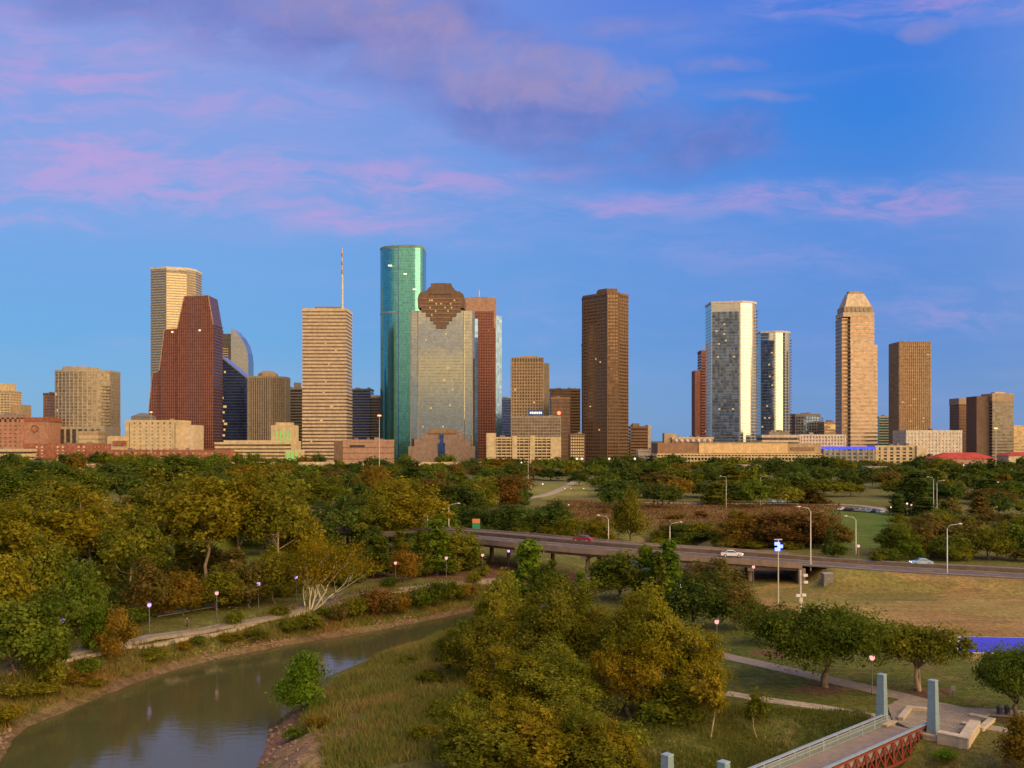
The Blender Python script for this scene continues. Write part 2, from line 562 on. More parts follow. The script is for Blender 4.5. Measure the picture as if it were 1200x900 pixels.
def G(px, py):
    """where the sight line through a photo pixel first meets the ground"""
    Ds = np.concatenate([np.arange(60, 400, .5), np.arange(400, 2500, 4)])
    xs = (px - 600) / F * Ds
    zs = H - (py - HY) / F * Ds
    k = np.argmax(terrain(xs, Ds) >= zs)
    D = Ds[k]
    return Vector((X(px, D), D, Tz(X(px, D), D)))


def axis(lo, hi, step, far, k=1.16):
    a = list(np.arange(lo, hi + step / 2, step))
    s, v = step, hi
    while v < far:
        s *= k
        v += s
        a.append(v)
    s, v = step, lo
    while v > -far:
        s *= k
        v -= s
        a.insert(0, v)
    return np.array(a)


GROUND = stone('ground_fallback', (.1, .1, .04))


def ground():
    xs = axis(-110, 150, 1.1, 30000)
    ys = axis(58, 300, 1.1, 30000)
    gx, gy = np.meshgrid(xs, ys)
    fx, fy = gx.ravel(), gy.ravel()
    z = terrain(fx, fy)
    nx, ny = len(xs), len(ys)
    idx = np.arange(nx * ny).reshape(ny, nx)
    q = np.stack([idx[:-1, :-1], idx[:-1, 1:], idx[1:, 1:], idx[1:, :-1]], -1).reshape(-1, 4)
    me = bpy.data.meshes.new('ground')
    me.from_pydata(np.stack([fx, fy, z], 1).tolist(), [], q.tolist())
    # soil and grass colours by place
    j = lambda s, a, seed: (vnoise(fx, fy, s, seed) - .5) * a
    jx, jy = fx + j(6, 7, 1) + j(2, 2, 8), fy + j(6, 7, 2) + j(2, 2, 9)
    col = np.zeros((len(fx), 3))
    col[:] = (.100, .098, .026)
    n = vnoise(fx, fy, 14, 21)[:, None] * .6 + vnoise(fx, fy, 4, 22)[:, None] * .4
    col = col * (.7 + .6 * n)
    def zone(poly, c, z0=0.0, amp=1.0):
        k = inside(pw(poly, z0), fx + (jx - fx) * amp, fy + (jy - fy) * amp)
        c = np.array(c)
        col[k] = c * (.72 + .56 * n[k])
    zone([(-40, 900), (-40, 780), (120, 762), (330, 722), (600, 690), (600, 712), (330, 760), (60, 840)], (.135, .10, .028))
    zone([(300, 910), (310, 860), (345, 830), (400, 785), (520, 745), (640, 760), (640, 905)], (.125, .105, .030), -1.5)
    zone([(640, 905), (760, 850), (900, 845), (1010, 845), (1060, 905)], (.085, .085, .020), -1)
    zone([(840, 740), (1010, 740), (1200, 790), (1230, 860), (1050, 860), (850, 860), (820, 790)], (.082, .092, .018))
    zone([(850, 688), (960, 678), (1300, 690), (1300, 780), (1130, 775), (1040, 742), (870, 720)], (.215, .150, .050))
    zone([(880, 690), (1000, 684), (1120, 690), (1100, 706), (930, 712)], (.15, .125, .035))
    zone([(1010, 706), (1300, 700), (1300, 735), (1120, 740), (1020, 728)], (.25, .17, .065))
    zone([(840, 690), (875, 690), (905, 722), (900, 745), (860, 745)], (.115, .12, .02))
    zone([(650, 586), (985, 590), (985, 612), (800, 614), (640, 611)], (.150, .080, .032), amp=1.5)
    zone([(790, 612), (1000, 608), (1000, 645), (820, 640)], (.085, .085, .022))
    zone([(975, 597), (1090, 602), (1090, 640), (975, 640)], (.075, .115, .018))
    zone([(575, 566), (690, 560), (690, 581), (560, 586)], (.17, .16, .042), amp=2)
    zone([(170, 640), (290, 636), (300, 668), (170, 672)], (.085, .11, .018))
    for (mx_, my_, mw, mh) in ((965, 808, 34, 7), (1080, 811, 30, 6), (1192, 843, 30, 6), (907, 765, 24, 5)):
        zone([(mx_ + mw * math.cos(R(a)), my_ + mh * math.sin(R(a))) for a in range(0, 360, 30)], (.105, .062, .04), amp=.25)
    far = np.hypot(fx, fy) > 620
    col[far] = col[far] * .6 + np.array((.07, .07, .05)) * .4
    d, _ = pdist(RIVER, fx, fy, True)
    ins = inside(RIVER, fx, fy)
    wd = .7 + 1.8 * vnoise(fx, fy, 7, 31)
    mud = np.clip((wd - d) / 1.2 + .3, 0, 1)[:, None]
    mud[ins] = 1
    mud[(fy > 330)] = 0
    col = col * (1 - mud) + np.array((.125, .085, .048)) * (.7 + .6 * n) * mud
    # bare reddish soil under the parkway bridge and eroded point of the near bank
    k = (np.abs(fx - 20) < 55) & (fy > 205) & (fy < 235)
    col[k] = np.array((.10, .052, .03)) * (.7 + .6 * n[k])
    k = inside(pw([(296, 915), (314, 856), (340, 842), (372, 862), (385, 912)], -2.5), jx, jy)
    col[k] = np.array((.21, .125, .075)) * (.6 + .8 * n[k])
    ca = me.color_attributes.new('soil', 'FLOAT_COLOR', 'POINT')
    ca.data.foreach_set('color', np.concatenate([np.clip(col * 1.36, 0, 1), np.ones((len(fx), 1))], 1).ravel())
    m = bpy.data.materials.new('grass_and_soil')
    m.use_nodes = True
    t = NT(m.node_tree)
    at = t.n('ShaderNodeAttribute', attribute_name='soil')
    pos = t.n('ShaderNodeNewGeometry').outputs['Position']
    n1 = t.n('ShaderNodeTexNoise', {'Vector': pos, 'Scale': 1.1, 'Detail': 6.0, 'Roughness': .7}).outputs['Fac']
    st = t.n('ShaderNodeMapping', {'Vector': pos, 'Scale': (.06, .4, .2)}).outputs[0]
    n2 = t.n('ShaderNodeTexNoise', {'Vector': st, 'Scale': 1.0, 'Detail': 4.0}).outputs['Fac']
    n3 = t.n('ShaderNodeTexNoise', {'Vector': pos, 'Scale': .05, 'Detail': 3.0}).outputs['Fac']
    n4 = t.n('ShaderNodeTexNoise', {'Vector': pos, 'Scale': 3.5, 'Detail': 6.0, 'Roughness': .7}).outputs['Fac']
    n5 = t.n('ShaderNodeTexNoise', {'Vector': pos, 'Scale': .22, 'Detail': 5.0, 'Roughness': .65}).outputs['Fac']
    patch = t.mix(t.rng(n5, .48, .68, 0, .55), at.outputs['Color'], (.20, .155, .062))
    hs = t.n('ShaderNodeHueSaturation', {'Hue': t.rng(n3, .3, .7, .52, .48), 'Value': t.m('MULTIPLY', t.rng(n1, .25, .75, .6, 1.4), t.m('MULTIPLY', t.rng(n4, .3, .7, .75, 1.25), t.rng(n2, .3, .7, .9, 1.1))), 'Color': patch})
    bp = t.n('ShaderNodeBump', {'Height': t.m('ADD', n1, t.m('MULTIPLY', n4, .5)), 'Strength': .9, 'Distance': .6})
    b = t.n('ShaderNodeBsdfPrincipled', {'Base Color': hs.outputs[0], 'Roughness': .95, 'Specular IOR Level': .1, 'Normal': bp.outputs[0]})
    t.n('ShaderNodeOutputMaterial', {0: b.outputs[0]})
    me.materials.append(m)
    me.polygons.foreach_set('use_smooth', [True] * len(me.polygons))
    o = link('ground', me)
    tag(o, 'grassy park ground with muddy river banks and dry tan field', 'ground', kind='structure')


ground()


def water():
    m = bpy.data.materials.new('river_water')
    m.use_nodes = True
    t = NT(m.node_tree)
    pos = t.n('ShaderNodeNewGeometry').outputs['Position']
    st = t.n('ShaderNodeMapping', {'Vector': pos, 'Scale': (.5, 1.6, 1)}).outputs[0]
    n1 = t.n('ShaderNodeTexNoise', {'Vector': st, 'Scale': .9, 'Detail': 3.0}).outputs['Fac']
    n2 = t.n('ShaderNodeTexNoise', {'Vector': pos, 'Scale': .06, 'Detail': 3.0}).outputs['Fac']
    bp = t.n('ShaderNodeBump', {'Height': n1, 'Strength': .05, 'Distance': .25})
    col = t.mix(n2, (.058, .060, .022), (.085, .080, .034))
    b = t.n('ShaderNodeBsdfPrincipled', {'Base Color': col, 'Roughness': .07, 'IOR': 1.33, 'Specular IOR Level': .55, 'Normal': bp.outputs[0]})
    t.n('ShaderNodeOutputMaterial', {0: b.outputs[0]})
    mb = MB()
    n = len(BANK_L)
    L, Rr = BANK_L, BANK_R
    out = []
    c = RIVER.mean(0)
    for k, (l, r) in enumerate(zip(L, Rr)):
        l, r = Vector(l), Vector(r)
        d = (l - r).normalized()
        out.append((l + d * 3, r - d * 3))
    vs = [(p.x, p.y, ZW) for pr in out for p in pr]
    mb.add(vs, [(2 * i, 2 * i + 1, 2 * i + 3, 2 * i + 2) for i in range(n - 1)])
    tag(mb.build('water', m), 'still olive brown bayou water mirroring trees and sky', 'river', kind='structure')


water()

# ------------------------------------------------------------------ paths and roads
CONC = stone('path_concrete', (.40, .33, .25), .9, .15, .8)
ASPH = stone('path_asphalt', (.24, .20, .165), .9, .15, .8)
PLAZA = stone('plaza_paving', (.33, .27, .205), .9, .15, .8)


def joints(m, sc):
    t = NT.__new__(NT)
    t.t = m.node_tree
    b = next(n for n in t.t.nodes if n.type == 'BSDF_PRINCIPLED')
    src = b.inputs['Base Color'].links[0].from_socket
    pos = t.n('ShaderNodeNewGeometry').outputs['Position']
    br = t.n('ShaderNodeTexBrick', {'Vector': t.n('ShaderNodeMapping', {'Vector': pos, 'Rotation': (0, 0, R(43))}).outputs[0], 'Color1': (1, 1, 1, 1), 'Color2': (.82, .82, .82, 1), 'Mortar': (.45, .45, .45, 1), 'Scale': sc, 'Mortar Size': .015})
    t.t.links.new(t.mix(1.0, src, br.outputs['Color'], 'MULTIPLY'), b.inputs['Base Color'])


joints(PLAZA, .55)
joints(CONC, .28)


def ribbon(name, pxs, width, mat, label, lift=.12, cat='path'):
    pts = [G(px, py) for px, py in pxs]
    ln = smooth_line(pts, 1.5)
    mb = MB()
    vs = []
    for k, p in enumerate(ln):
        s = side(ln, k)
        a, b = p + s * width / 2, p - s * width / 2
        za, zb, zc = Tz(a.x, a.y), Tz(b.x, b.y), Tz(p.x, p.y)
        z = max(zc, (za + zb) / 2) + (lift if lift > .13 else .07)
        vs += [(a.x, a.y, z - .5), (a.x, a.y, z), (b.x, b.y, z), (b.x, b.y, z - .5)]
    fs = []
    for k in range(len(ln) - 1):
        i, j = 4 * k, 4 * k + 4
        fs += [(i, i + 1, j + 1, j), (i + 1, i + 2, j + 2, j + 1), (i + 2, i + 3, j + 3, j + 2)]
    mb.add(vs, fs)
    return tag(mb.build(name, mat), label, cat, kind='structure')


ribbon('path', [(-60, 802), (-20, 789), (75, 765), (160, 749.5), (200, 742.5), (265, 731), (330, 718), (390, 702), (440, 691), (500, 685), (575, 679), (640, 672)], 4.2, ASPH, 'wide grey asphalt trail along the left bank of the bayou')
ribbon('path', [(-60, 811), (-20, 797), (75, 773), (160, 757.5), (200, 750), (300, 729), (350, 717), (390, 707.5), (430, 698.5), (490, 690.5), (570, 684), (640, 677)], 2.1, CONC, 'narrow pale concrete footpath nearer the water on the left bank')
ribbon('path', [(835, 767), (900, 781), (960, 795), (1020, 808), (1060, 818), (1110, 832)], 3.0, ASPH, 'grey path passing under the big oak to the footbridge plaza')
ribbon('path', [(850, 813), (900, 821), (960, 830), (1010, 838), (1045, 843)], 2.0, CONC, 'pale path across the lawn to the left of the footbridge')
ribbon('path', [(1105, 832), (1150, 835), (1230, 840)], 2.6, ASPH, 'grey path leaving the plaza past the right edge tree')
ribbon('path', [(1135, 850), (1165, 855), (1230, 866)], 1.8, CONC, 'short pale path to the right of the low stone walls')
ribbon('path', [(180, 722), (215, 716), (250, 711)], 2.0, CONC, 'short pale strip of path at the edge of the left wood')
ribbon('path', [(560, 588), (600, 586), (640, 580), (668, 568), (672, 562)], 5, CONC, 'pale path climbing the far lawn', .15)
ribbon('path', [(690, 588.5), (800, 590), (890, 590.5), (1000, 593), (1072, 604)], 5, CONC, 'pale path above the reddish meadow', .15)


def plaza():
    mb = MB()
    poly = [P(*q) for q in [(1046, 846), (1040, 829), (1062, 817), (1120, 829), (1160, 838), (1140, 852), (1110, 868), (1086, 866)]]
    mb.prism([(p.x, p.y) for p in poly][::-1], -.6, .22)
    tag(mb.build('plaza', PLAZA), 'small paved plaza at the far end of the footbridge', 'plaza', kind='structure')
plaza()


def parkway():
    asph = stone('road_asphalt', (.115, .088, .08), .85, .15, .5)
    conc = stone('bridge_concrete', (.20, .145, .12), .9, .15, .6)
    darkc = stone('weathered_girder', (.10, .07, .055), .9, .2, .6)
    white = paint('road_marking', (.72, .70, .62), .6)
    n = len(RDS)
    # carriageway sheet
    def strip(mb, o0, o1, z0, z1, k0=0, k1=None, closed=True):
        k1 = n - 1 if k1 is None else k1
        vs = []
        for k in range(k0, k1 + 1):
            s = side(RDS, k)
            a, b = RDS[k] + s * o0, RDS[k] + s * o1
            vs += [(a.x, a.y, a.z + z0), (a.x, a.y, a.z + z1), (b.x, b.y, b.z + z1), (b.x, b.y, b.z + z0)]
        fs = []
        for k in range(k1 - k0):
            i, j = 4 * k, 4 * k + 4
            fs += [(i, j, j + 1, i + 1), (i + 1, j + 1, j + 2, i + 2), (i + 2, j + 2, j + 3, i + 3), (i + 3, j + 3, j, i)]
        fs += [(0, 1, 2, 3), tuple(4 * (k1 - k0) + q for q in (3, 2, 1, 0))]
        mb.add(vs, fs)
    mb = MB(); strip(mb, .35, RDW - .35, -.25, 0.0)
    tag(mb.build('road', asph), 'dark asphalt parkway crossing behind the trees', 'road', kind='structure')
    mk = MB()
    for off in (1.0, 8.6, 10.4, 18.0):
        strip(mk, off - .07, off + .07, .004, .008)
    k = 0
    while k < n - 2:
        for off in (4.8, 14.2):
            strip(mk, off - .07, off + .07, .004, .008, k, k + 1)
        k += 4
    tag(mk.build('road_marking', white), 'white lane lines on the parkway', 'marking', kind='structure')
    # median rail
    md = MB(); strip(md, 9.2, 9.8, .0, .75)
    tag(md.build('median_barrier', darkc), 'low dark concrete barrier along the middle of the parkway', 'barrier')
    # bridge
    xs = [p.x for p in RDS]
    kl = min(range(n), key=lambda k: abs(xs[k] - BR_L))
    kr = min(range(n), key=lambda k: abs(xs[k] - BR_R))
    root = empty('road_bridge', (RDS[kl].x, RDS[kl].y, 0), 'long low concrete parkway bridge on round piers over the bayou', 'bridge')
    d = MB(); strip(d, -.2, RDW + .2, -.75, -.27, kl, kr); d.build('deck', conc, root)
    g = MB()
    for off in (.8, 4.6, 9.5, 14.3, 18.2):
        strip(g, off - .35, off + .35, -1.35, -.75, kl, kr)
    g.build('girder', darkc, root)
    for off in (-.1, RDW - .25):
        p = MB(); strip(p, off, off + .3, -.27, .42, kl, kr); p.build('parapet', conc, root)
    k = kl + 3
    while k < kr - 1:
        s = side(RDS, k)
        c = RDS[k]
        cap = MB(); cap.obox((c + s * RDW / 2), s, RDW / 2 - .4, .6, c.z - 2.0, c.z - 1.355); 
        cp = cap.build('pier_cap', conc, root)
        for off in (3, 9.5, 16):
            q = c + s * off
            col = MB(); col.tube([(q.x, q.y, min(-3.5, Tz(q.x, q.y) - 1)), (q.x, q.y, c.z - 2.0)], .5, 12)
            col.build('pier_column', conc, root, True)
        k += 5
    s = side(RDS, kr); c = RDS[kr]
    ab = MB(); ab.obox(c + s * RDW / 2, s, RDW / 2, .7, -1.5, c.z - .76); ab.build('abutment', conc, root)
parkway()

# ------------------------------------------------------------------ city buildings
def offs(poly, t):
    n = len(poly)
    out = []
    for i in range(n):
        p0, p1, p2 = Vector(poly[i - 1]), Vector(poly[i]), Vector(poly[(i + 1) % n])
        d1, d2 = (p1 - p0).normalized(), (p2 - p1).normalized()
        n1, n2 = Vector((d1.y, -d1.x)), Vector((d2.y, -d2.x))
        b = (n1 + n2)
        b = b / max(.3, (1 + n1.dot(n2)))
        out.append(tuple(p1 + b * t))
    return out


def rect(px0, px1, D, depth, dy=0.0):
    x0, x1 = X(px0, D), X(px1, D)
    return [(x0, D + dy), (x1, D + dy), (x1, D + dy + depth), (x0, D + dy + depth)]


def bands(mb, poly, z0, z1, fh, frac, t=.35, start=0.0):
    q = offs(poly, t)
    z = z0 + start
    while z + fh * frac <= z1:
        mb.prism(q, z, z + fh * frac)
        z += fh


def piers(mb, poly, sp, w, t, z0, z1, ends=True):
    n = len(poly)
    for i in range(n):
        a, b = Vector(poly[i]), Vector(poly[(i + 1) % n])
        L = (b - a).length
        d = (b - a).normalized()
        nr = Vector((d.y, -d.x))
        m = max(1, round(L / sp))
        for k in range(m + 1):
            if not ends and k in (0, m): continue
            s = min(max(k * L / m, w / 2), L - w / 2)
            c = a + d * s + nr * (t / 2)
            mb.obox(c, d, w / 2, t / 2 + .1, z0, z1)


LIT = glow('lit_window_light', (1.0, .60, .20), .6)
LITC = glow('lit_window_pale', (1.0, .86, .6), 1.2)
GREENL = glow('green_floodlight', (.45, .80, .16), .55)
ROOF = stone('roof_gravel', (.20, .17, .15))


def lits(root, poly, z0, z1, fh, frac, n, seed, w=2.3, mat=None, edge=0, rim=.3):
    r = random.Random(seed)
    a, b = Vector(poly[edge]), Vector(poly[(edge + 1) % len(poly)])
    d = (b - a).normalized()
    nr = Vector((d.y, -d.x))
    L = (b - a).length
    nf = int((z1 - z0) / fh)
    for _ in range(n):
        k = r.randrange(1, max(2, nf - 1))
        s = r.uniform(.08, .92) * L
        ww = w * r.choice((.7, 1, 1, 1.8))
        mb = MB()
        zz = z0 + k * fh
        mb.obox(a + d * s + nr * (rim), d, ww / 2, .12, zz + fh * frac + .12, zz + fh - .12)
        mb.build('lit_window', mat or LIT, root)


def tower(name, label, poly, ztop, gl, st, fh=4.0, frac=.5, t=.35, pier=None, parapet=2.2, plant=True, nlit=0, seed=0, z0=0.0, cat='skyscraper', group=None, pst=None, roof=None):
    c = np.mean(np.array(poly), 0)
    root = empty(name, (float(poly[0][0] + poly[1][0]) / 2, float(poly[0][1]), 0), label, cat, group)
    MB().prism(poly, z0, ztop).build('glazing', gl, root)
    if st is not None and frac > 0:
        mb = MB(); bands(mb, poly, z0, ztop - parapet, fh, frac, t)
        if mb.n: mb.build('spandrels', st, root)
    if pier:
        mb = MB(); piers(mb, poly, pier[0], pier[1], pier[2], z0, ztop - .3); mb.build('piers', pst or st, root)
    if parapet:
        MB().prism(offs(poly, t + .25), ztop - parapet, ztop + .8).build('parapet', roof or st or gl, root)
    if plant:
        q = [(c[0] + (p[0] - c[0]) * .55, c[1] + (p[1] - c[1]) * .55) for p in poly]
        MB().prism(q, ztop + .8, ztop + 4.5).build('roof_plant', ROOF, root)
    rq = random.Random(int(ztop * 10) % 977)
    for _ in range(rq.randrange(2, 5)):
        w_ = rq.uniform(1.2, 3.0)
        fx_, fy_ = rq.uniform(-.33, .33), rq.uniform(-.2, .2)
        wx, wy = max(p[0] for p in poly) - min(p[0] for p in poly), max(p[1] for p in poly) - min(p[1] for p in poly)
        zz_ = ztop + (4.55 if plant else .85 if parapet else .05)
        MB().box(c[0] + fx_ * wx * (.5 if plant else 1) - w_, c[0] + fx_ * wx * (.5 if plant else 1) + w_, c[1] + fy_ * wy - 2, c[1] + fy_ * wy + 2, zz_, zz_ + rq.uniform(1.0, 2.6)).build('roof_unit', rq.choice([ROOF, C_GREY, C_DGREY]), root)
    if nlit:
        lits(root, poly, z0, ztop - parapet, fh, frac, nlit, seed)
    return root


# palette
C_TAN = stone('tan_concrete', (0.371, 0.265, 0.171))
C_CREAM = stone('cream_stone', (0.488, 0.381, 0.239))
C_PALE = stone('pale_stone', (0.523, 0.407, 0.29))
C_WHITE = stone('white_render', (0.532, 0.471, 0.426))
C_PINK = stone('pink_granite', (0.357, 0.212, 0.157))
C_RED = stone('red_granite', (.125, .056, .052))
C_RED2 = stone('red_brown_granite', (.24, .095, .07))
C_BRICK = stone('red_brick', (.27, .10, .065), var=.3)
C_BRICKP = stone('pinkish_brick', (.36, .185, .13), var=.2)
C_BROWN = stone('brown_stone', (0.253, 0.145, 0.087))
C_DBROWN = stone('dark_brown_stone', (.15, .095, .07))
C_ORBROWN = stone('bronze_brown_cladding', (.165, .10, .058))
C_GREY = stone('grey_stone', (.27, .225, .18))
C_DGREY = stone('dark_grey_stone', (.15, .14, .14))
C_GREYB = stone('beige_grey_mullion', (.36, .30, .23))
G_TAN = glass('bronze_glass', (.30, .20, .12), .7, .12)
G_DARK = glass('dark_glass', (.10, .085, .075), .5, .1)
G_BRN = glass('brown_glass', (.13, .075, .045), .6, .1)
G_NAVY = glass('navy_glass', (.06, .11, .32), .65, .1)
G_BLUE = glass('blue_glass', (.12, .2, .34), .75, .08)
G_TEAL = glass('teal_glass', (.12, .35, .34), .85, .15, cell=(1.8, 1.8, 3.9), var=.14)
G_SILV = glass('silver_glass', (.40, .40, .39), .94, .08, var=.07, wob=.005)
G_GOLD = glass('beige_reflective_glass', (.22, .175, .125), .45, .3, var=.35)
G_HER = glass('grey_gold_glass', (.44, .44, .39), .92, .05, cell=(2.6, 2.6, 3.9), var=.09, wob=.006)
G_RED = glass('red_window_glass', (.12, .05, .045), .6, .15)


def city():
    # --- far left
    D = 1500
    r = tower('stepped_tower', 'cream stepped office tower at the far left edge of the skyline', rect(-14, 12, D, 34), Z(458, D), G_TAN, C_CREAM, 4, .55, pier=(5, 1.2, .5), plant=False)
    q = rect(-12, 7, D, 28, 3)
    MB().prism(q, Z(458, D) + .8, Z(449, D)).build('upper_tier', C_CREAM, r)
    MB().prism(rect(12.3, 24, D, 30, 4), 0, Z(474, D)).build('side_wing', C_TAN, r)
    D = 1350
    r = tower('brick_hall', 'pinkish brick hall with a round medallion on its right half', rect(-20, 27, D, 40), Z(489, D), G_BRN, C_BRICKP, 5.5, .8, pier=(7, 3.5, .5), cat='building')
    MB().prism(rect(27.4, 55, D, 40, 3), 0, Z(491, D)).build('right_block', C_BRICKP, r)
    MB().prism(rect(26.5, 56, D, 40, 2.2), Z(494, D), Z(489, D)).build('cornice', C_BRICK, r)
    mb = MB()
    cx, cz, y0 = X(40, D), Z(502, D), D + 2.4
    for k in range(20):
        a, b = 2 * math.pi * k / 20, 2 * math.pi * (k + 1) / 20
        mb.beam((cx + 4.5 * math.cos(a), y0, cz + 4.5 * math.sin(a)), (cx + 4.5 * math.cos(b), y0, cz + 4.5 * math.sin(b)), 1.2, 1.2)
    mb.build('medallion', C_BRICK, r)
    D = 1450
    tower('slim_tower', 'slim dark brown tower behind the beige glass block', rect(51, 63, D, 30), Z(461, D), G_NAVY, C_BROWN, 4.2, .6, pier=(5, 2, .5), plant=False)
    # beige glass block with bowed front
    D = 1400
    x0, x1, x2 = X(63, D), X(112, D), X(125, D)
    poly = [(x0, D + 4)]
    for k in range(1, 10):
        a = k / 10
        poly.append((x0 + (x1 - x0) * a, D + 4 - 7 * math.sin(math.pi * a)))
    poly += [(x1, D + 4), (x2, D + 12), (x2, D + 48), (x0, D + 48)]
    zt = Z(434, D)
    r = tower('bowed_office_block', 'beige reflective glass office block with bowed front and notched right corner', poly, zt, G_GOLD, C_GREYB, 4.6, .24, .25, pier=(4.6, .8, .45), plant=False, nlit=3, seed=5, cat='office building')
    MB().prism(offs(poly[2:9] + [(x1 - 6, D + 30), (x0 + 8, D + 30)], -.5), zt + .9, Z(429.5, D)).build('raised_parapet', C_GREYB, r)
    mb = MB()
    for k in range(1, 24):
        mb.box(x1 + 3, x2 + 1.2, D + 6, D + 11, k * 4.6, k * 4.6 + 1.3)
    mb.build('corner_balconies', C_GREY, r)
    pd = MB(); pd.prism(rect(57, 126, D, 56, -9), 0, Z(500, D)); pd.build('podium', C_GREYB, r)
    mb = MB()
    for k in range(9):
        mb.box(X(60 + k * 7, D), X(64.5 + k * 7, D), D - 9.3, D - 8.8, 6, Z(503, D))
    mb.build('podium_glazing', G_DARK, r)
    D = 1280
    tower('service_block', 'small plain beige block at the foot of the bowed office', rect(92, 115, D, 22), Z(506, D), C_CREAM, C_TAN, 6, .3, plant=False, cat='building')
    # brick apartments, left
    D = 1150
    r = tower('brick_apartments', 'long red brick apartment block with rows of pale windows at far left', rect(28, 120, D, 24), Z(521, D), C_WHITE, C_BRICK, 3.6, .58, .3, pier=(6.2, 3.4, .5), plant=False, parapet=1.2, cat='apartment building')
    for k in range(4):
        MB().prism(rect(32 + k * 23, 42 + k * 23, D, 12, -1), 0, Z(519.5, D)).build('bay', C_BRICK, r)
    tower('brick_apartments', 'low brown brick row below the cream stepped block', rect(118, 268, 1100, 24), Z(528, 1100), C_TAN, C_BRICK, 3.6, .6, .3, pier=(7.0, 4.2, .5), plant=False, parapet=1.2, cat='apartment building')
    tower('low_hall', 'pale flat roofed hall left of the long brick apartments', rect(-20, 30, 1120, 24), Z(527, 1120), G_DARK, C_CREAM, 5, .75, plant=False, cat='building')
    # cream stepped block
    D = 1250
    r = tower('stepped_cream_block', 'cream stepped civic block with dark roof lantern in front of the red tower', rect(147, 210, D, 44), Z(493, D), G_TAN, C_CREAM, 4.6, .76, .35, pier=(8, 5.5, .4), cat='building', plant=False)
    MB().prism(rect(128, 146.6, D, 40, -6), 0, Z(511, D)).build('left_wing', C_CREAM, r)
    MB().prism(rect(210.4, 226, D, 40, 4), 0, Z(498, D)).build('right_wing', C_PALE, r)
    MB().prism(rect(150, 172, D, 22, 10), Z(493, D) + .8, Z(488, D)).build('roof_lantern', C_DGREY, r)
    a = rect(150, 172, D, 22, 10)
    b = rect(158, 163, D, 6, 18)
    MB().prism(offs(a, .5), Z(488, D), Z(483.5, D), b).build('lantern_roof', C_DGREY, r)
    MB().prism(rect(135, 150, D, 4, -8), Z(522, D), Z(516.5, D)).build('brick_entrance', C_BRICK, r)
    # --- tall grey pentagonal tower
    D = 1620
    x = lambda p: X(p, D)
    poly = [(x(174), D + 10), (x(195), D), (x(216), D + 12), (x(223), D + 30), (x(223), D + 60), (x(174), D + 60)]
    zt = Z(313, D)
    g1 = glass('grey_tower_glass', (.30, .24, .16), .75, .2, var=.12)
    r = tower('pentagonal_tower', 'tall grey angular tower with golden chamfered face behind the red gabled tower', poly, zt, g1, C_GREYB, 4.3, .45, .2, plant=False, parapet=0)
    MB().prism(offs(poly, .6), zt - 2.5, zt + 1).build('parapet', C_WHITE, r)
    MB().prism(offs([poly[1], poly[2], (x(214), D + 13), (x(197), D + 1)], .4), zt - 9, zt - 4).build('dark_band', G_DARK, r)
    # --- red gabled tower
    D = 1330
    pts = lambda L: [(X(p, D), max(0, Z(q, D))) for p, q in L]
    root = empty('gabled_tower', (X(210, D), D, 0), 'red granite tower with stepped sloping gables on its left side', 'skyscraper')
    out3 = pts([(250, 700), (250, 381), (244, 346), (216, 347), (208, 384), (208, 700)])
    out2 = pts([(207.8, 700), (207.8, 385), (192, 386), (186, 434), (186, 700)])
    out1 = pts([(185.8, 700), (185.8, 434.5), (177.5, 437), (173, 480), (172, 700)])
    for nm, o, y0, y1 in (('upper_gable', out3, 0, 42), ('middle_gable', out2, 2, 40), ('lower_gable', out1, 4, 38)):
        b = MB().xz(o[::-1], D + y0, D + y1).build(nm, G_RED, root)
        # grid of granite bands and fins following each outline
        mb = MB()
        zs = [q[1] for q in o]
        zmax = max(zs)
        def span(z):
            xs = []
            for i in range(len(o)):
                (xa, za), (xb, zb) = o[i], o[(i + 1) % len(o)]
                if (za - z) * (zb - z) < 0:
                    xs.append(xa + (xb - xa) * (z - za) / (zb - za))
            return (min(xs), max(xs)) if len(xs) >= 2 else None
        z = 0.5
        while z < zmax - 1:
            s1, s2 = span(z), span(min(zmax - .05, z + 2.1))
            if s1 and s2:
                mb.box(max(s1[0], s2[0]) - .1, min(s1[1], s2[1]) + .25, D + y0 - .3, D + y1, z, z + 2.1)
            z += 4.1
        mb.build('granite_bands', C_RED, b)
        fin = MB()
        xa, xb = min(q[0] for q in o), max(q[0] for q in o)
        k = math.ceil(xa / 2.9)
        while k * 2.9 < xb - .5:
            xx = k * 2.9
            zz = [z_ for z_ in np.arange(2, zmax + 1, 2.0) if span(z_) and span(z_)[0] + .3 < xx < span(z_)[1] - .9]
            if zz:
                fin.box(xx, xx + .8, D + y0 - .42, D + y0 - .05, 0, max(zz))
            k += 1
        # flank fins on the right side
        fin.build('fins', C_RED2, b)
        cp = MB()
        for i in range(len(o)):
            (xa, za), (xb, zb) = o[i], o[(i + 1) % len(o)]
            if za > 5 and zb > 5:
                cp.beam((xa, D + y0 - .1, za), (xb, D + y0 - .1, zb), 1.1, 1.1)
        cp.build('coping', C_PINK, b)
    rp = MB(); rp.box(X(250, D) - .1, X(250, D) + .6, D + 3, D + 40, 0, Z(382, D)); 
    mbb = MB()
    for k in range(46):
        mbb.box(X(250, D) + .5, X(250, D) + .9, D - .2, D + 41, k * 4.1 + .5, k * 4.1 + 2.6)
    mbb.build('flank_bands', C_RED, root)
    for (a, b_) in ((233, 388), (201, 390)):
        m_ = MB(); m_.box(X(a, D), X(a + 2.2, D), D - .8, D - .5, Z(b_, D), Z(b_, D) + 2); m_.build('lit_window', LITC, root)
    # --- curved crown tower behind
    D = 1720
    root = empty('curved_crown_tower', (X(275, D), D, 0), 'pale glass tower with curved top behind the navy wedge', 'skyscraper')
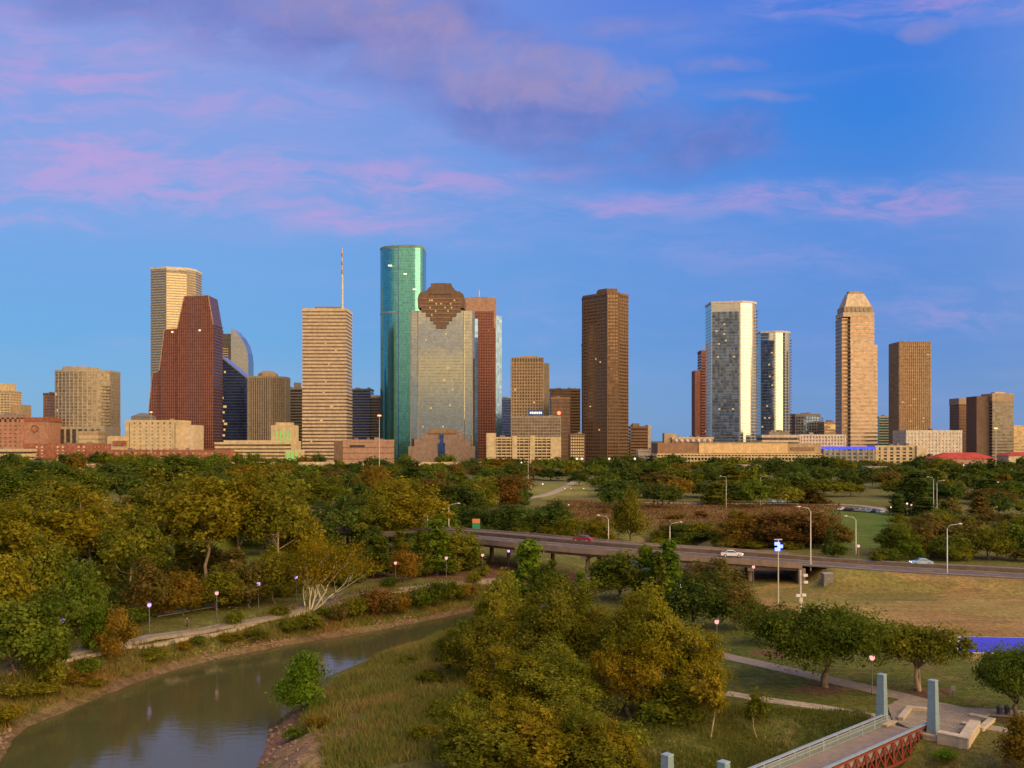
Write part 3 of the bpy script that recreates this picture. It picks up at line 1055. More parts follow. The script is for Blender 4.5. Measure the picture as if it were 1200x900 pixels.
    arc = [(270.5, 384), (276, 388), (282, 395), (287, 404), (290, 414), (291, 424)]
    o = [(X(p, D), Z(q, D)) for p, q in arc] + [(X(291, D), 0), (X(270.5, D), 0)]
    MB().xz(o, D, D + 35).build('curved_half', G_SILV, root)
    mb = MB()
    for k in range(1, 48):
        z = k * 4.4
        xr = None
        for i in range(len(o) - 1):
            (xa, za), (xb, zb) = o[i], o[i + 1]
            if (za - z) * (zb - z) <= 0 and za != zb: xr = xa + (xb - xa) * (z - za) / (zb - za)
        if xr: mb.box(X(270.5, D), xr, D - .25, D + 3, z, z + .5)
    mb.build('spandrels', C_GREYB, root)
    tp = MB(); tp.box(X(257, D), X(270, D), D + 2, D + 30, 0, Z(391, D)); hp = tp.build('square_half', G_DARK, root)
    mb = MB()
    for k in range(1, 46): mb.box(X(258, D), X(267, D), D + 1.7, D + 4, k * 4.2, k * 4.2 + 1.4)
    mb.build('spandrels', C_CREAM, hp)
    mb = MB(); mb.box(X(256.3, D), X(258, D), D + 1, D + 20, 0, Z(386, D)); mb.build('fin', C_DGREY, root)
    # --- navy wedge
    D = 1430
    root = empty('navy_wedge_tower', (X(268, D), D, 0), 'navy blue glass tower with slanted roof beside the red gabled tower', 'skyscraper')
    o = [(X(249.5, D), Z(415, D)), (X(257, D), Z(417, D)), (X(290, D), Z(444, D)), (X(290, D), 0), (X(249.5, D), 0)]
    MB().xz(o, D, D + 44).build('glazing', G_NAVY, root)
    mb = MB()
    for k in range(1, 36):
        z = k * 4.2
        mb.box(X(249.5, D), X(290, D) if z < Z(444, D) else X(249.5, D) + (X(290, D) - X(249.5, D)) * max(.12, .18 + .82 * (Z(417, D) - z) / (Z(417, D) - Z(444, D))), D - .2, D + 1, z, z + .5)
    mb.build('floor_lines', C_DGREY, root)
    MB().beam((o[1][0], D - .2, o[1][1]), (o[2][0], D - .2, o[2][1]), 1.2, 1.6).build('roof_edge', C_DGREY, root)
    lits(root, [(X(255, D), D), (X(266, D), D)], 0, Z(425, D), 4.2, .2, 12, 3, 2.6, rim=.2)
    # --- brown octagonal-top tower
    D = 1380
    x = lambda p: X(p, D)
    poly = [(x(290), D + 2), (x(316), D + 2), (x(331), D + 20), (x(331), D + 46), (x(290), D + 46)]
    r = tower('domed_roof_tower', 'brown grey tower of vertical ribs with low domed roof', poly, Z(441, D), G_BRN, C_GREY, 4.2, .12, .15, pier=(3.0, 1.5, .7), pst=C_GREY, plant=False)
    dm = MB()
    cx, cy = x(310), D + 20
    oc = [(cx + 14 * math.cos(R(45 * k + 22)), cy + 14 * math.sin(R(45 * k + 22))) for k in range(8)]
    oc2 = [(cx + 6 * math.cos(R(45 * k + 22)), cy + 6 * math.sin(R(45 * k + 22))) for k in range(8)]
    dm.prism(oc, Z(440.2, D), Z(437, D)); dm.prism(oc, Z(437, D), Z(433.5, D), oc2)
    dm.build('dome', C_TAN, r)
    # grey banded
    D = 1500
    r = tower('banded_tower', 'grey banded tower squeezed between domed roof tower and pale slab', rect(331, 358, D, 36), Z(455, D), G_DARK, C_GREY, 4.4, .42, plant=False, nlit=3, seed=8)
    MB().prism(rect(343, 350, D, 10, 8), Z(455, D) + .9, Z(448, D)).build('roof_turret', C_GREY, r)
    # green-lit civic hall
    D = 1230
    GL = C_CREAM
    r = tower('floodlit_hall', 'stepped cream civic hall with green floodlit windows', rect(318, 344, D, 26), Z(499, D), GREENL, C_CREAM, 30, .02, .3, pier=(4.4, 2.6, .6), plant=False, parapet=6, cat='civic building')
    MB().prism(rect(316, 346.5, D, 30, 1.5), 0, Z(517, D)).build('base_tier', C_CREAM, r)
    MB().prism(rect(322, 340, D, 18, 4), Z(499, D) + .9, Z(495, D)).build('top_tier', C_CREAM, r)
    D = 1120
    r = tower('civic_annex', 'long low cream annex with window bands below the navy wedge tower', rect(252, 334, D, 30), Z(519, D), G_TAN, C_CREAM, 4.0, .56, .4, plant=False, parapet=1.6, cat='building')
    MB().prism(rect(262, 322, D, 20, 4), Z(519, D) + .9, Z(516, D)).build('upper_storey', C_CREAM, r)
    MB().prism(rect(334.5, 352, D, 24, -1), 0, Z(527, D)).build('end_wing', C_CREAM, r)
    for a in (336, 341, 346):
        m_ = MB(); m_.box(X(a, D), X(a + 3.5, D), D - 1.5, D - 1.1, 4, Z(529, D)); m_.build('floodlit_panel', GREENL, r)
    # --- pale slab with antenna
    D = 1330
    r = tower('banded_slab_tower', 'pale tan slab tower of white floor bands carrying a tall antenna mast', rect(354.5, 406, D, 46), Z(362, D), glass('slab_glass', (.26, .17, .11), .6, .15), C_PALE, 4.75, .55, .5, plant=False, nlit=9, seed=21, parapet=3)
    MB().prism(rect(367, 398, D, 22, 8), Z(362, D) + .8, Z(358.5, D)).build('roof_plant', C_BROWN, r)
    a = MB(); ax, ay = X(399, D), D + 14
    a.tube([(ax, ay, Z(361, D)), (ax, ay, Z(322, D)), (ax, ay, Z(321, D)), (ax, ay, Z(288, D))], [1.6, 1.4, .7, .45], 8)
    an = a.build('antenna_mast', C_WHITE, r)
    for py in (318, 308, 298):
        m_ = MB(); m_.tube([(ax, ay, Z(py, D)), (ax, ay, Z(py - 3.5, D))], 1.5, 8); m_.build('antenna_drum', C_PINK, an)
    # grey pair
    D = 1500
    tower('grey_office_tower', 'dark grey office tower left of the teal round tower', rect(412, 434, D, 36), Z(456, D), G_NAVY, C_DGREY, 4.2, .4, plant=False, nlit=2, seed=2)
    tower('grey_office_tower', 'slim grey tower with pale cap touching the teal round tower', rect(434.4, 446, D, 30, 3), Z(464, D), G_DARK, C_DGREY, 4.2, .5, plant=False, roof=C_PALE)
    D = 1180
    r = tower('brown_low_block', 'wide low brown block in front of the dark grey pair', rect(402, 458, D, 30), Z(516, D), C_BROWN, C_PINK, 7, .8, plant=False, cat='building')
    MB().prism(rect(392, 401.6, D, 26, -3), 0, Z(516.5, D)).build('side_wing', C_DBROWN, r)
    m_ = MB(); m_.box(X(410, D), X(428, D), D - .6, D - .3, Z(524, D), Z(521.5, D)); m_.build('dark_opening', G_DARK, r)
    # --- teal tower: two offset rounded halves
    D = 1450
    root = empty('teal_round_tower', (X(466, D), D, 0), 'tallest tower, of teal green glass with rounded sides', 'skyscraper')
    def dpoly(cx, cy, rad, a0, a1, n=14):
        return [(cx + rad * math.cos(R(a0 + (a1 - a0) * k / n)), cy + rad * math.sin(R(a0 + (a1 - a0) * k / n))) for k in range(n + 1)]
    xl, xm, xr = X(442.5, D), X(467, D), X(495.5, D)
    zt = Z(288, D)
    ra = xm - xl
    pl = dpoly(xm, D + ra, ra, 180, 270, 14) + [(xm, D + 60), (xl, D + 60)]
    rb = xr - xm
    pr = [(xm + .05, D - 2)] + [(xm + rb * .62, D - 2)] + dpoly(xr - rb * .38, D - 2 + rb * .38, rb * .38, 270, 360, 8) + [(xr, D + 56), (xm + .05, D + 56)]
    for nm, pp in (('left_half', pl), ('right_half', pr)):
        h = MB().prism(pp, 0, zt).build(nm, G_TEAL, root)
        mb = MB(); bands(mb, pp, 2, zt - 3, 4.1, .17, .12)
        mb.build('spandrels', glass('teal_spandrel', (.09, .29, .29), .8, .14, cell=(1.8, 1.8, 3.9)), h)
    MB().prism(offs(pl, .3), zt - 3, zt + .8).build('parapet', stone('verdigris_trim', (.16, .24, .21)), root)
    MB().prism(offs(pr, .3), zt - 3, zt + .8).build('parapet', stone('verdigris_trim', (.16, .24, .21)), root)
    MB().prism(rect(455, 483, D, 20, 20), zt + .9, zt + 4).build('roof_plant', C_DGREY, root)
    MB().tube([(X(458, D), D + 20, zt), (X(458, D), D + 20, zt + 6)], .5).build('roof_aerial', C_DGREY, root)
    mb = MB(); mb.prism(offs(pl, .35), Z(366, D), Z(366, D) + 1.6); mb.build('lit_floor', C_GREYB, root)
    MB().box(xm - .5, xm + .6, D - 2.6, D - .3, 0, zt - 3).build('seam', G_NAVY, root)
    for i, (a, b) in enumerate(((473, 322), (484, 340), (455, 312))):
        m_ = MB(); m_.box(X(a, D), X(a + 4, D), D - 2.5, D - 2.2 if i < 2 else D + 1.0, Z(b, D), Z(b, D) + 1.8)
        m_.build('lit_window', LITC, root)
    # --- shield-crowned tower
    D = 1270
    x = lambda p: X(p, D)
    zt = Z(364, D)
    poly = [(x(481), D + 2.2), (x(489), D + .8), (x(490), D), (x(543.5), D), (x(544.5), D + 2), (x(554), D + 2.4), (x(556), D + 9), (x(556), D + 46), (x(481), D + 46)]
    root = empty('shield_crowned_tower', (x(518), D, 0), 'reflective grey gold glass tower with dark stone shield shaped crown', 'skyscraper')
    MB().prism(poly, 0, zt).build('glazing', G_HER, root)
    mb = MB(); bands(mb, poly, 3, zt - 1, 4.0, .2, .12); mb.build('spandrels', glass('gold_spandrel', (.36, .34, .26), .8, .16), root)
    mb = MB()
    for a in (490, 543.5, 481.3, 553.7): mb.box(x(a) - .5, x(a) + .5, D - .5 + (2 if a in (481.3, 553.7) else 0), D + 2 + (8 if a in (481.3, 553.7) else 0), 0, zt)
    mb.build('piers', C_GREY, root)
    MB().prism([(x(543.5), D + 3), (x(559.5), D + 16), (x(559.5), D + 44), (x(543.5), D + 44)], 0, Z(372, D)).build('right_wing', G_BLUE, root)
    # sloped stone shoulders
    so = [(x(481), zt), (x(490), Z(360, D)), (x(490), Z(364.5, D))]
    # crown: stepped shield outline
    half = [(0, 385), (6, 385), (6, 380), (9, 380), (9, 376), (13, 376), (13, 371), (18, 371), (18, 366), (23, 366), (23, 361), (27, 361), (27.5, 350), (26, 345), (22, 342), (17, 341), (15, 338), (12, 336), (12, 332.5), (0, 332)]
    cxp = 517
    o = [(x(cxp + a), Z(b, D)) for a, b in half] + [(x(cxp - a), Z(b, D)) for a, b in half[::-1]]
    o = [p for i, p in enumerate(o) if i == 0 or p != o[i - 1]]
    if o[0] == o[-1]: o = o[:-1]
    crn = MB().xz(o, D - 3, D + 40).build('crown', C_DBROWN, root)
    mb = MB()
    for py, hw in ((350, 23), (354, 24), (358, 24), (362.5, 22), (367, 17), (372, 12), (377, 8)):
        mb.box(x(cxp - hw), x(cxp + hw), D - 3.5, D - 2.9, Z(py + 1.2, D), Z(py, D))
    mb.build('crown_louvres', C_BROWN, crn)
    mb = MB()
    for s in (-1, 1):
        mb.box(x(cxp + s * 12) - .5, x(cxp + s * 12) + .5, D - 3.4, D - 2.9, Z(372, D), Z(342, D))
    mb.box(x(504), x(530), D - 3.9, D - 3, Z(345, D), Z(343.6, D))
    mb.build('crown_ribs', C_ORBROWN, crn)
    rr = random.Random(4)
    for k in range(16):
        a, b = rr.uniform(-20, 18), rr.choice((351.5, 355.5, 360, 364, 368.5))
        if abs(a) > 14 and b > 362: continue
        m_ = MB(); m_.box(x(cxp + a), x(cxp + a) + 1.8, D - 3.7, D - 3.4, Z(b + 1.8, D), Z(b, D)); m_.build('lit_window', LIT, crn)
    lits(root, [(x(491), D), (x(543), D)], 0, zt - 20, 4.0, .35, 14, 14, 2.0, rim=.1)
    # stepped stone base
    for nm, a, b, c_, dy in (('base_step', 479, 556.5, 523, -6), ('base_step', 486, 551, 515, -4), ('base_step', 494, 544, 508, -2)):
        MB().prism(rect(a, b, D, 20, dy), 0, Z(c_, D)).build(nm, stone('base_brown_granite', (.25, .175, .14)), root)
    MB().prism(rect(502, 535, D, 20, -3.2), Z(508, D), Z(503, D)).build('base_cornice', C_BROWN, root)
    MB().prism(rect(514, 522, D, 4, -7), 0, Z(519, D)).build('entrance', G_NAVY, root)
    MB().prism(rect(516, 520, D, 3, -4.6), Z(519, D), Z(508, D)).build('entrance_slot', G_NAVY, root)
    # --- red tower with pink cap
    D = 1500
    x = lambda p: X(p, D)
    r = tower('pink_capped_tower', 'red brown gridded tower with pink granite cap and blue glass flank', rect(536, 580.5, D, 50), Z(365, D), G_RED, C_RED2, 4.3, .5, .4, pier=(4, 1.6, .5), plant=False, parapet=0, nlit=5, seed=12)
    MB().prism(offs(rect(540, 580.5, D, 46), .7), Z(365, D), Z(349, D)).build('granite_cap', C_PINK, r)
    MB().prism(rect(578.5, 581, D, 46, -1), Z(385, D), Z(364.9, D)).build('cap_leg', C_PINK, r)
    MB().prism([(x(580.8), D + 6), (x(588), D + 14), (x(588), D + 46), (x(580.8), D + 46)], 0, Z(369, D)).build('glass_flank', G_BLUE, r)
    MB().tube([(x(561), D + 15, Z(349, D)), (x(561), D + 15, Z(338, D))], .7).build('roof_aerial', C_WHITE, r)
    MB().prism(rect(551, 572, D, 20, 12), Z(348.9, D), Z(347, D)).build('roof_plant', C_BRICK, r)
    D = 1520
    tower('navy_block', 'narrow navy block between pink capped tower and tan gridded tower', rect(587, 600, D, 30), Z(467, D), G_NAVY, C_DGREY, 4.2, .3, plant=False)
    # --- tan gridded tower and neighbours
    D = 1330
    x = lambda p: X(p, D)
    r = tower('gridded_tower', 'tan gridded tower with dark louvred top storey above the cream apartments', rect(599, 637, D, 44), Z(424, D), G_BRN, C_TAN, 4.3, .42, .4, pier=(3.7, 1.5, .6), plant=False, parapet=0, nlit=8, seed=31)
    MB().prism(rect(637.2, 644, D, 40, 8), 0, Z(425, D)).build('side_shaft', C_GREY, r)
    mb = MB(); piers(mb, rect(599, 637, D, 44), 3.7, 1.3, .5, Z(424, D), Z(420, D)); mb.build('louvre_fins', C_TAN, r)
    MB().prism(offs(rect(599, 637, D, 44), -.3), Z(424, D), Z(420, D)).build('louvre_storey', G_DARK, r)
    MB().prism(offs(rect(599, 637, D, 44), .6), Z(420, D), Z(418.5, D)).build('parapet', C_TAN, r)
    MB().prism(rect(610, 630, D, 20, 10), Z(418.4, D), Z(416.4, D)).build('roof_plant', C_TAN, r)
    D = 1200
    r = tower('grey_podium_block', 'grey glazed block with a dark rooftop sign behind the cream apartments', rect(599, 657, D, 30), Z(488, D), G_TAN, C_GREY, 3.8, .3, .3, pier=(3.5, .6, .4), plant=False, cat='office building')
    MB().prism(rect(619, 637, D, 3, 2), Z(488, D) + .8, Z(480.5, D)).build('rooftop_sign', G_NAVY, r)
    mb = MB()
    for k in range(7):
        mb.box(X(621 + k * 2.1, D), X(622.4 + k * 2.1, D), D + 1.6, D + 1.95, Z(485, D), Z(482.6, D) + .3 * (k % 2))
    mb.build('sign_lettering', LITC, r)
    D = 1120
    x = lambda p: X(p, D)
    r = tower('cream_apartments', 'cream apartment block of stacked balconies in front of the tan gridded tower', rect(572, 656, D, 22), Z(513, D), G_BRN, C_CREAM, 3.5, .46, .9, plant=False, parapet=1.2, cat='apartment building')
    for a, b, c_ in ((570, 581, 507.5), (600, 606, 511), (621, 627, 510.5), (645, 657.5, 512)):
        MB().prism(rect(a, b, D, 24, -1.6), 0, Z(c_, D)).build('stair_tower', C_CREAM, r)
    mb = MB(); piers(mb, rect(572, 656, D, 22), 5.2, .6, 1.3, 0, Z(513, D)); mb.build('balcony_walls', C_CREAM, r)
    D = 1420
    tower('brown_slab', 'tan brown office slab right of the tan gridded tower', rect(645, 680, D, 36), Z(456, D), G_BRN, C_ORBROWN, 4.2, .5, plant=False, nlit=3, seed=17)
    D = 1290
    r = tower('brown_block', 'plain dark brown block with red roof beacon', rect(646, 668, D, 30), Z(466, D), C_DBROWN, C_BROWN, 5, .2, .15, plant=False, cat='office building')
    b = MB(); b.ball((X(655, D), D - .8, Z(484, D)), 2.3); b.build('beacon', glow('red_beacon', (1, .12, .05), 4), r)
    D = 1200
    r = tower('lit_pavilion', 'small yellow lit building at the foot of the octagonal brown tower', rect(668, 685, D, 20), Z(509, D), LIT, C_DBROWN, 3.6, .55, .3, pier=(3, 1, .5), plant=False, parapet=1.5, cat='building')
    # --- octagonal brown tower
    D = 1250
    x = lambda p: X(p, D)
    poly = [(x(686), D + 32), (x(710), D + 3), (x(711.5), D), (x(725), D + 1), (x(726.5), D + 6), (x(738.5), D + 22), (x(738.5), D + 52), (x(686), D + 56)]
    r = tower('octagonal_brown_tower', 'tall dark bronze brown tower with eight sides standing alone in the middle', poly, Z(343, D), G_BRN, C_ORBROWN, 4.35, .55, .5, pier=(4.2, .8, .3), plant=False, nlit=4, seed=40)
    MB().prism([(x(702), D + 14), (x(711.5), D + 3), (x(724), D + 5), (x(724), D + 36), (x(702), D + 36)], Z(343, D) + .9, Z(337.5, D)).build('roof_block', C_ORBROWN, r)
    D = 1750
    tower('slim_strip_tower', 'pale brown tower showing as a thin strip left of the octagonal tower', rect(683, 700, D, 30), Z(402, D), G_TAN, C_TAN, 4.3, .5, plant=False)
    D = 1320
    r = tower('brown_office', 'low brown office with pale end wall right of the octagonal tower', rect(739, 759, D, 30), Z(500, D), G_BRN, C_BROWN, 4, .6, plant=False, cat='office building')
    MB().prism(rect(759.3, 763, D, 26, 1), 0, Z(498, D)).build('end_wall', C_WHITE, r)
    MB().prism(rect(742, 750, D, 10, 5), Z(500, D) + .9, Z(496, D)).build('roof_plant', C_GREY, r)
    D = 1060
    r = tower('white_shed', 'small white shed with pink panel left of the long beige hall', rect(748, 771, D, 18), Z(528, D), C_WHITE, C_PALE, 6, .2, plant=False, parapet=1, cat='building')
    m_ = MB(); m_.box(X(763, D), X(769, D), D - .8, D - .3, Z(529, D), Z(522, D)); m_.build('pink_panel', paint('pink_panel_paint', (.7, .12, .25)), r)
    # --- long beige hall
    D = 1000
    x = lambda p: X(p, D)
    r = empty('long_hall', (x(866), D, 0), 'very long beige hall with blank upper wall and open gallery below', 'hall')
    MB().prism(rect(819, 923, D, 50), Z(531, D), Z(519, D)).build('upper_wall', stone('apricot_panel', (.62, .42, .22)), r)
    MB().prism(rect(771, 818.6, D, 46, 1), Z(531.5, D), Z(519, D)).build('brown_wing', C_BROWN, r)
    MB().prism(rect(923.4, 963, D, 46, 2), Z(531, D), Z(520, D)).build('right_wing', C_TAN, r)
    MB().prism(rect(927, 955, D, 3, 1.5), Z(528, D), Z(524, D)).build('brown_panel', C_BROWN, r)
    MB().prism(rect(770, 964, D, 44, 3), 0, Z(531.6, D)).build('gallery_wall', G_BRN, r)
    mb = MB()
    for py in (545, 540, 535.5, 532.4):
        mb.box(x(769.5), x(963.5), D - .6, D + 4, Z(py, D) - .8, Z(py, D) + .8)
    for k in range(50):
        xx = x(770) + (x(963) - x(770)) * k / 49
        mb.box(xx - .5, xx + .5, D - .3, D + 3.5, 0, Z(532, D))
    mb.build('gallery_frame', C_CREAM, r)
    MB().prism(offs(rect(819, 923, D, 50), .5), Z(519, D), Z(518, D)).build('roof_edge', C_GREY, r)
    D = 1150
    r = tower('round_window_block', 'low block with a row of pale round vents above the brown wing', rect(788, 836, D, 20), Z(513, D), C_BRICKP, C_CREAM, 6, .1, plant=False, parapet=1.2, cat='building')
    for k in range(7):
        b = MB(); b.ball((X(792 + k * 6.6, D), D - .3, Z(516.5, D)), 2.2, 12, 6); b.build('round_vent', C_WHITE, r)
    MB().prism(rect(779, 793, D, 14, 4), 0, Z(507.5, D)).build('stair_block', C_TAN, r)
    D = 1520
    x = lambda p: X(p, D)
    r = tower('slim_red_tower', 'slim red brown tower with a lower left step beside the mirrored condo', rect(822, 842, D, 30), Z(411, D), G_RED, C_RED2, 4.4, .55, plant=False, nlit=2, seed=9)
    MB().prism(rect(814.5, 821.7, D, 28, 1), 0, Z(434, D)).build('left_step', C_RED2, r)
    # --- mirrored condo towers
    def condo(D, pa, pb, pc, top, label, seed):
        x = lambda p: X(p, D)
        rad = (x(pc) - x(pb))
        zt = Z(top, D)
        poly = [(x(pa), D + 7), (x(pb), D)] + [(x(pb) + rad * math.sin(R(q)) , D + rad * .95 * (1 - math.cos(R(q)))) for q in range(8, 91, 8)] + [(x(pc), D + 42), (x(pa), D + 42)]
        r = empty('mirrored_condo_tower', (x(pb), D, 0), label, 'skyscraper', 'mirrored condo towers with rounded corners')
        MB().prism(poly, 0, zt).build('glazing', G_SILV, r)
        mb = MB(); bands(mb, poly, 2, zt - 6, 3.9, .13, .15); mb.build('spandrels', stone('silver_trim', (.42, .41, .42)), r)
        # recessed dark balconies on the flat left face
        fa, fb = Vector((x(pa) + 1, D + 6.8)), Vector((x(pb) - 2, D + .4))
        d = (fb - fa).normalized(); nr = Vector((d.y, -d.x)); L = (fb - fa).length
        db = MB()
        db.obox((fa + fb) / 2 + nr * .3, d, L / 2, .35, 3, zt - 12)
        g = db.build('balcony_glazing', glass('condo_blue_glass', (.13, .17, .25), .75, .1, var=.5), r)
        sl = MB()
        nf = int((zt - 14) / 3.9)
        for k in range(1, nf):
            sl.obox((fa + fb) / 2 + nr * .8, d, L / 2, .8, 2 + k * 3.9, 2 + k * 3.9 + .6)
        sl.build('balcony_slabs', C_DGREY, r)
        rr = random.Random(seed)
        for k in range(10):
            s = rr.uniform(.05, .9) * L; q = rr.randrange(2, nf - 1)
            w = MB(); w.obox(fa + d * s + nr * .75, d, 1.1, .1, 2 + q * 3.9 + 1.1, 2 + q * 3.9 + 2.9); w.build('lit_window', LIT, r)
        # side balconies on the right edge
        rb = MB()
        for k in range(1, nf + 2):
            rb.box(x(pc) - 3, x(pc) + 1.5, D + 16, D + 30, 2 + k * 3.9, 2 + k * 3.9 + 1.0)
        rb.build('side_balconies', C_BROWN, r)
        MB().prism(offs(poly, .7), zt - 2, zt + .6).build('parapet', C_WHITE, r)
        return r
    condo(1170, 835, 868, 891, 353, 'taller mirrored condo tower with gold gleaming rounded corner', 3)
    condo(1290, 893, 909, 931, 388, 'shorter mirrored condo tower with rounded corner, right of its taller twin', 6)
    D = 1420
    r = tower('teal_office', 'small teal glazed office right of the shorter mirrored condo', rect(932, 960, D, 30), Z(485.5, D), G_BLUE, C_GREY, 4.2, .25, pier=(4, .7, .4), plant=False, cat='office building')
    MB().prism(rect(960.3, 965, D, 30, 1), 0, Z(486, D)).build('dark_end', G_NAVY, r)
    D = 1380
    r = tower('tan_office', 'low tan office with a yellow lit sign left of the stone ribbed tower', rect(966, 990, D, 26), Z(495, D), G_TAN, C_TAN, 4.2, .6, plant=False, cat='office building')
    m_ = MB(); m_.box(X(973, D), X(980, D), D - 1, D - .6, Z(503, D), Z(499, D)); m_.build('lit_sign', LIT, r)
    D = 1120
    tower('white_office', 'long low white office with reddish windows below the tan office', rect(937, 991, D, 22), Z(510, D), C_BRICKP, C_WHITE, 3.7, .5, .4, pier=(3.4, 1.6, .5), plant=False, parapet=1.2, cat='office building')
    tower('grey_roof_hall', 'flat grey roofed hall between the mirrored condos and the beige hall', rect(893, 936, 1080, 24), Z(510.5, 1080), G_DARK, C_PALE, 4.5, .5, plant=True, cat='hall')
    # --- stone banded tower with pyramid top
    D = 1250
    x = lambda p: X(p, D)
    gl = glass('banded_tower_glass', (.24, .15, .10), .6, .15)
    r = tower('pyramid_topped_tower', 'cream banded tower with truncated pyramid top, tallest on the right', rect(997, 1028, D, 32), Z(404, D), gl, C_PALE, 4.9, .6, .5, plant=False, parapet=0)
    mp = MB(); up = rect(997, 1024.5, D, 29, 1); mp.prism(up, Z(404, D), Z(371, D)); uo = mp.build('upper_shaft', gl, r)
    mb = MB(); bands(mb, up, Z(404, D), Z(370, D), 4.9, .6, .5); mb.build('spandrels', C_PALE, uo)
    MB().prism(rect(988.5, 996.6, D, 24, 6), 0, Z(372, D)).build('left_shaft', gl, r)
    ls = MB(); bands(ls, rect(988.5, 996.6, D, 24, 6), 0, Z(372, D), 4.9, .55, .4); ls.build('left_spandrels', C_TAN, r)
    MB().prism(offs(rect(989, 1024, D, 28, 1), .8), Z(371, D), Z(366, D)).build('cornice', C_PALE, r)
    MB().prism(rect(990, 1023.5, D, 27, 2), Z(366, D), Z(359, D)).build('attic', C_TAN, r)
    q0, q1 = rect(991, 1022.5, D, 26, 2), rect(996.5, 1015.5, D, 12, 9)
    MB().prism(q0, Z(359, D), Z(343, D), q1).build('pyramid_roof', C_PALE, r)
    MB().prism(rect(998, 1014, D, 9, 10), Z(343, D), Z(340, D)).build('roof_cap', C_TAN, r)
    mb = MB()
    for k in range(6): mb.box(x(993 + k * 5), x(995.5 + k * 5), D + 1.4, D + 2.2, Z(365, D), Z(360, D))
    mb.build('attic_windows', G_DARK, r)
    D = 1500
    tower('teal_office', 'narrow pale teal office between stone banded tower and ribbed brown tower', rect(1030, 1044, D, 24), Z(488, D), G_TEAL, C_GREYB, 4, .35, plant=False, cat='office building')
    # --- ribbed brown tower
    D = 1330
    r = tower('ribbed_tower', 'brown tower of vertical ribs with flat top at the right', rect(1054, 1090.5, D, 36), Z(401, D), G_BRN, C_BROWN, 4.3, .5, .2, pier=(2.75, .9, .7), pst=C_TAN, plant=False, nlit=9, seed=77)
    # --- white block, apartments, etc
    D = 1180
    tower('white_hospital_block', 'broad white block of small windows below the ribbed brown tower', rect(1062, 1127, D, 40), Z(505, D), G_TAN, C_WHITE, 4.2, .62, .4, pier=(4.2, 2.4, .5), plant=False, cat='building')
    D = 1040
    r = tower('blue_lit_hall', 'grey hall with blue lit roof edge below the stone banded tower', rect(965, 1025, D, 24), Z(526, D), G_BLUE, C_GREY, 4, .4, .3, pier=(6, 2.4, .5), plant=False, parapet=0, cat='hall')
    MB().prism(offs(rect(965, 1025, D, 24), 1.2), Z(526, D), Z(523.6, D)).build('blue_roof_edge', glow('blue_roof_light', (.10, .12, 1.0), .9), r)
    r = tower('cream_apartments', 'cream apartment block with dark balconies left of the red tiled roof', rect(1026, 1078, D, 22), Z(523, D), G_DARK, C_CREAM, 3.4, .45, .5, pier=(6.5, 3.2, .6), plant=False, parapet=1, cat='apartment building')
    MB().prism(rect(1073, 1085, D, 22, -3), 0, Z(522, D)).build('end_bay', C_PALE, r)
    D = 960
    x = lambda p: X(p, D)
    r = empty('red_roofed_house', (x(1135), D, 0), 'low building with broad red tiled hip roof at the right', 'building')
    MB().prism(rect(1098, 1166, D, 24), 0, Z(537.5, D)).build('wall', C_PINK, r)
    MB().prism(offs(rect(1096, 1168, D, 25), 1), Z(537.5, D), Z(530.5, D), rect(1115, 1150, D, 4, 12)).build('roof', stone('red_tiles', (.38, .05, .04), var=.25), r)
    r = empty('red_roofed_house', (x(1192), D, 0), 'low red roofed building cut by the right edge', 'building')
    MB().prism(rect(1182, 1230, D, 24), 0, Z(534, D)).build('wall', C_PALE, r)
    MB().prism(offs(rect(1181, 1230, D, 25), .8), Z(534, D), Z(530, D), rect(1192, 1222, D, 4, 10)).build('roof', stone('red_tiles', (.38, .05, .04)), r)
    D = 1300
    x = lambda p: X(p, D)
    r = tower('capped_tower', 'dark banded tower with beige stone cap, taller of the right edge pair', rect(1163, 1187.5, D, 30), Z(470, D), G_DARK, C_GREY, 4.1, .42, .35, plant=False, parapet=0)
    MB().prism(rect(1147, 1162.6, D, 30, 6), 0, Z(464, D)).build('left_shaft', C_DBROWN, r)
    MB().prism(offs(rect(1163, 1187.5, D, 30), .6), Z(470, D), Z(461, D)).build('stone_cap', C_TAN, r)
    MB().prism(rect(1170, 1182, D, 10, 10), Z(461, D), Z(459, D)).build('roof_plant', C_PALE, r)
    D = 1380
    r = tower('capped_tower', 'shorter brown tower with beige cap and yellow lit strip beside the capped tower', rect(1124, 1139, D, 30), Z(474, D), C_BROWN, C_DBROWN, 4.1, .3, .2, plant=False, parapet=0)
    MB().prism(offs(rect(1124, 1147, D, 30), .5), Z(474, D), Z(466.5, D)).build('stone_cap', C_TAN, r)
    MB().prism(rect(1139.3, 1146, D, 26, 1), 0, Z(474, D)).build('stair_strip', G_TAN, r)
    for k in range(14):
        m_ = MB(); m_.box(X(1140, D), X(1145.5, D), D + .6, D + .95, 14 + 4.1 * k, 15.6 + 4.1 * k); m_.build('lit_window', LIT, r)
    tower('beige_office', 'beige office cut off by the right edge of the view', rect(1188, 1240, 1350, 30), Z(499, 1350), G_TAN, C_CREAM, 4.2, .6, plant=False, cat='office building')
    # elevated freeway in front of downtown
    D = 930
    r = empty('elevated_freeway', (X(430, D), D, 0), 'pale elevated freeway deck at the foot of the towers, left of centre', 'freeway')
    MB().box(X(255, D), X(565, D), D, D + 14, Z(546.5, D), Z(542.5, D)).build('deck', C_CREAM, r)
    MB().box(X(255, D), X(565, D), D - .4, D - .02, Z(544.5, D), Z(541.3, D)).build('parapet', C_PALE, r)
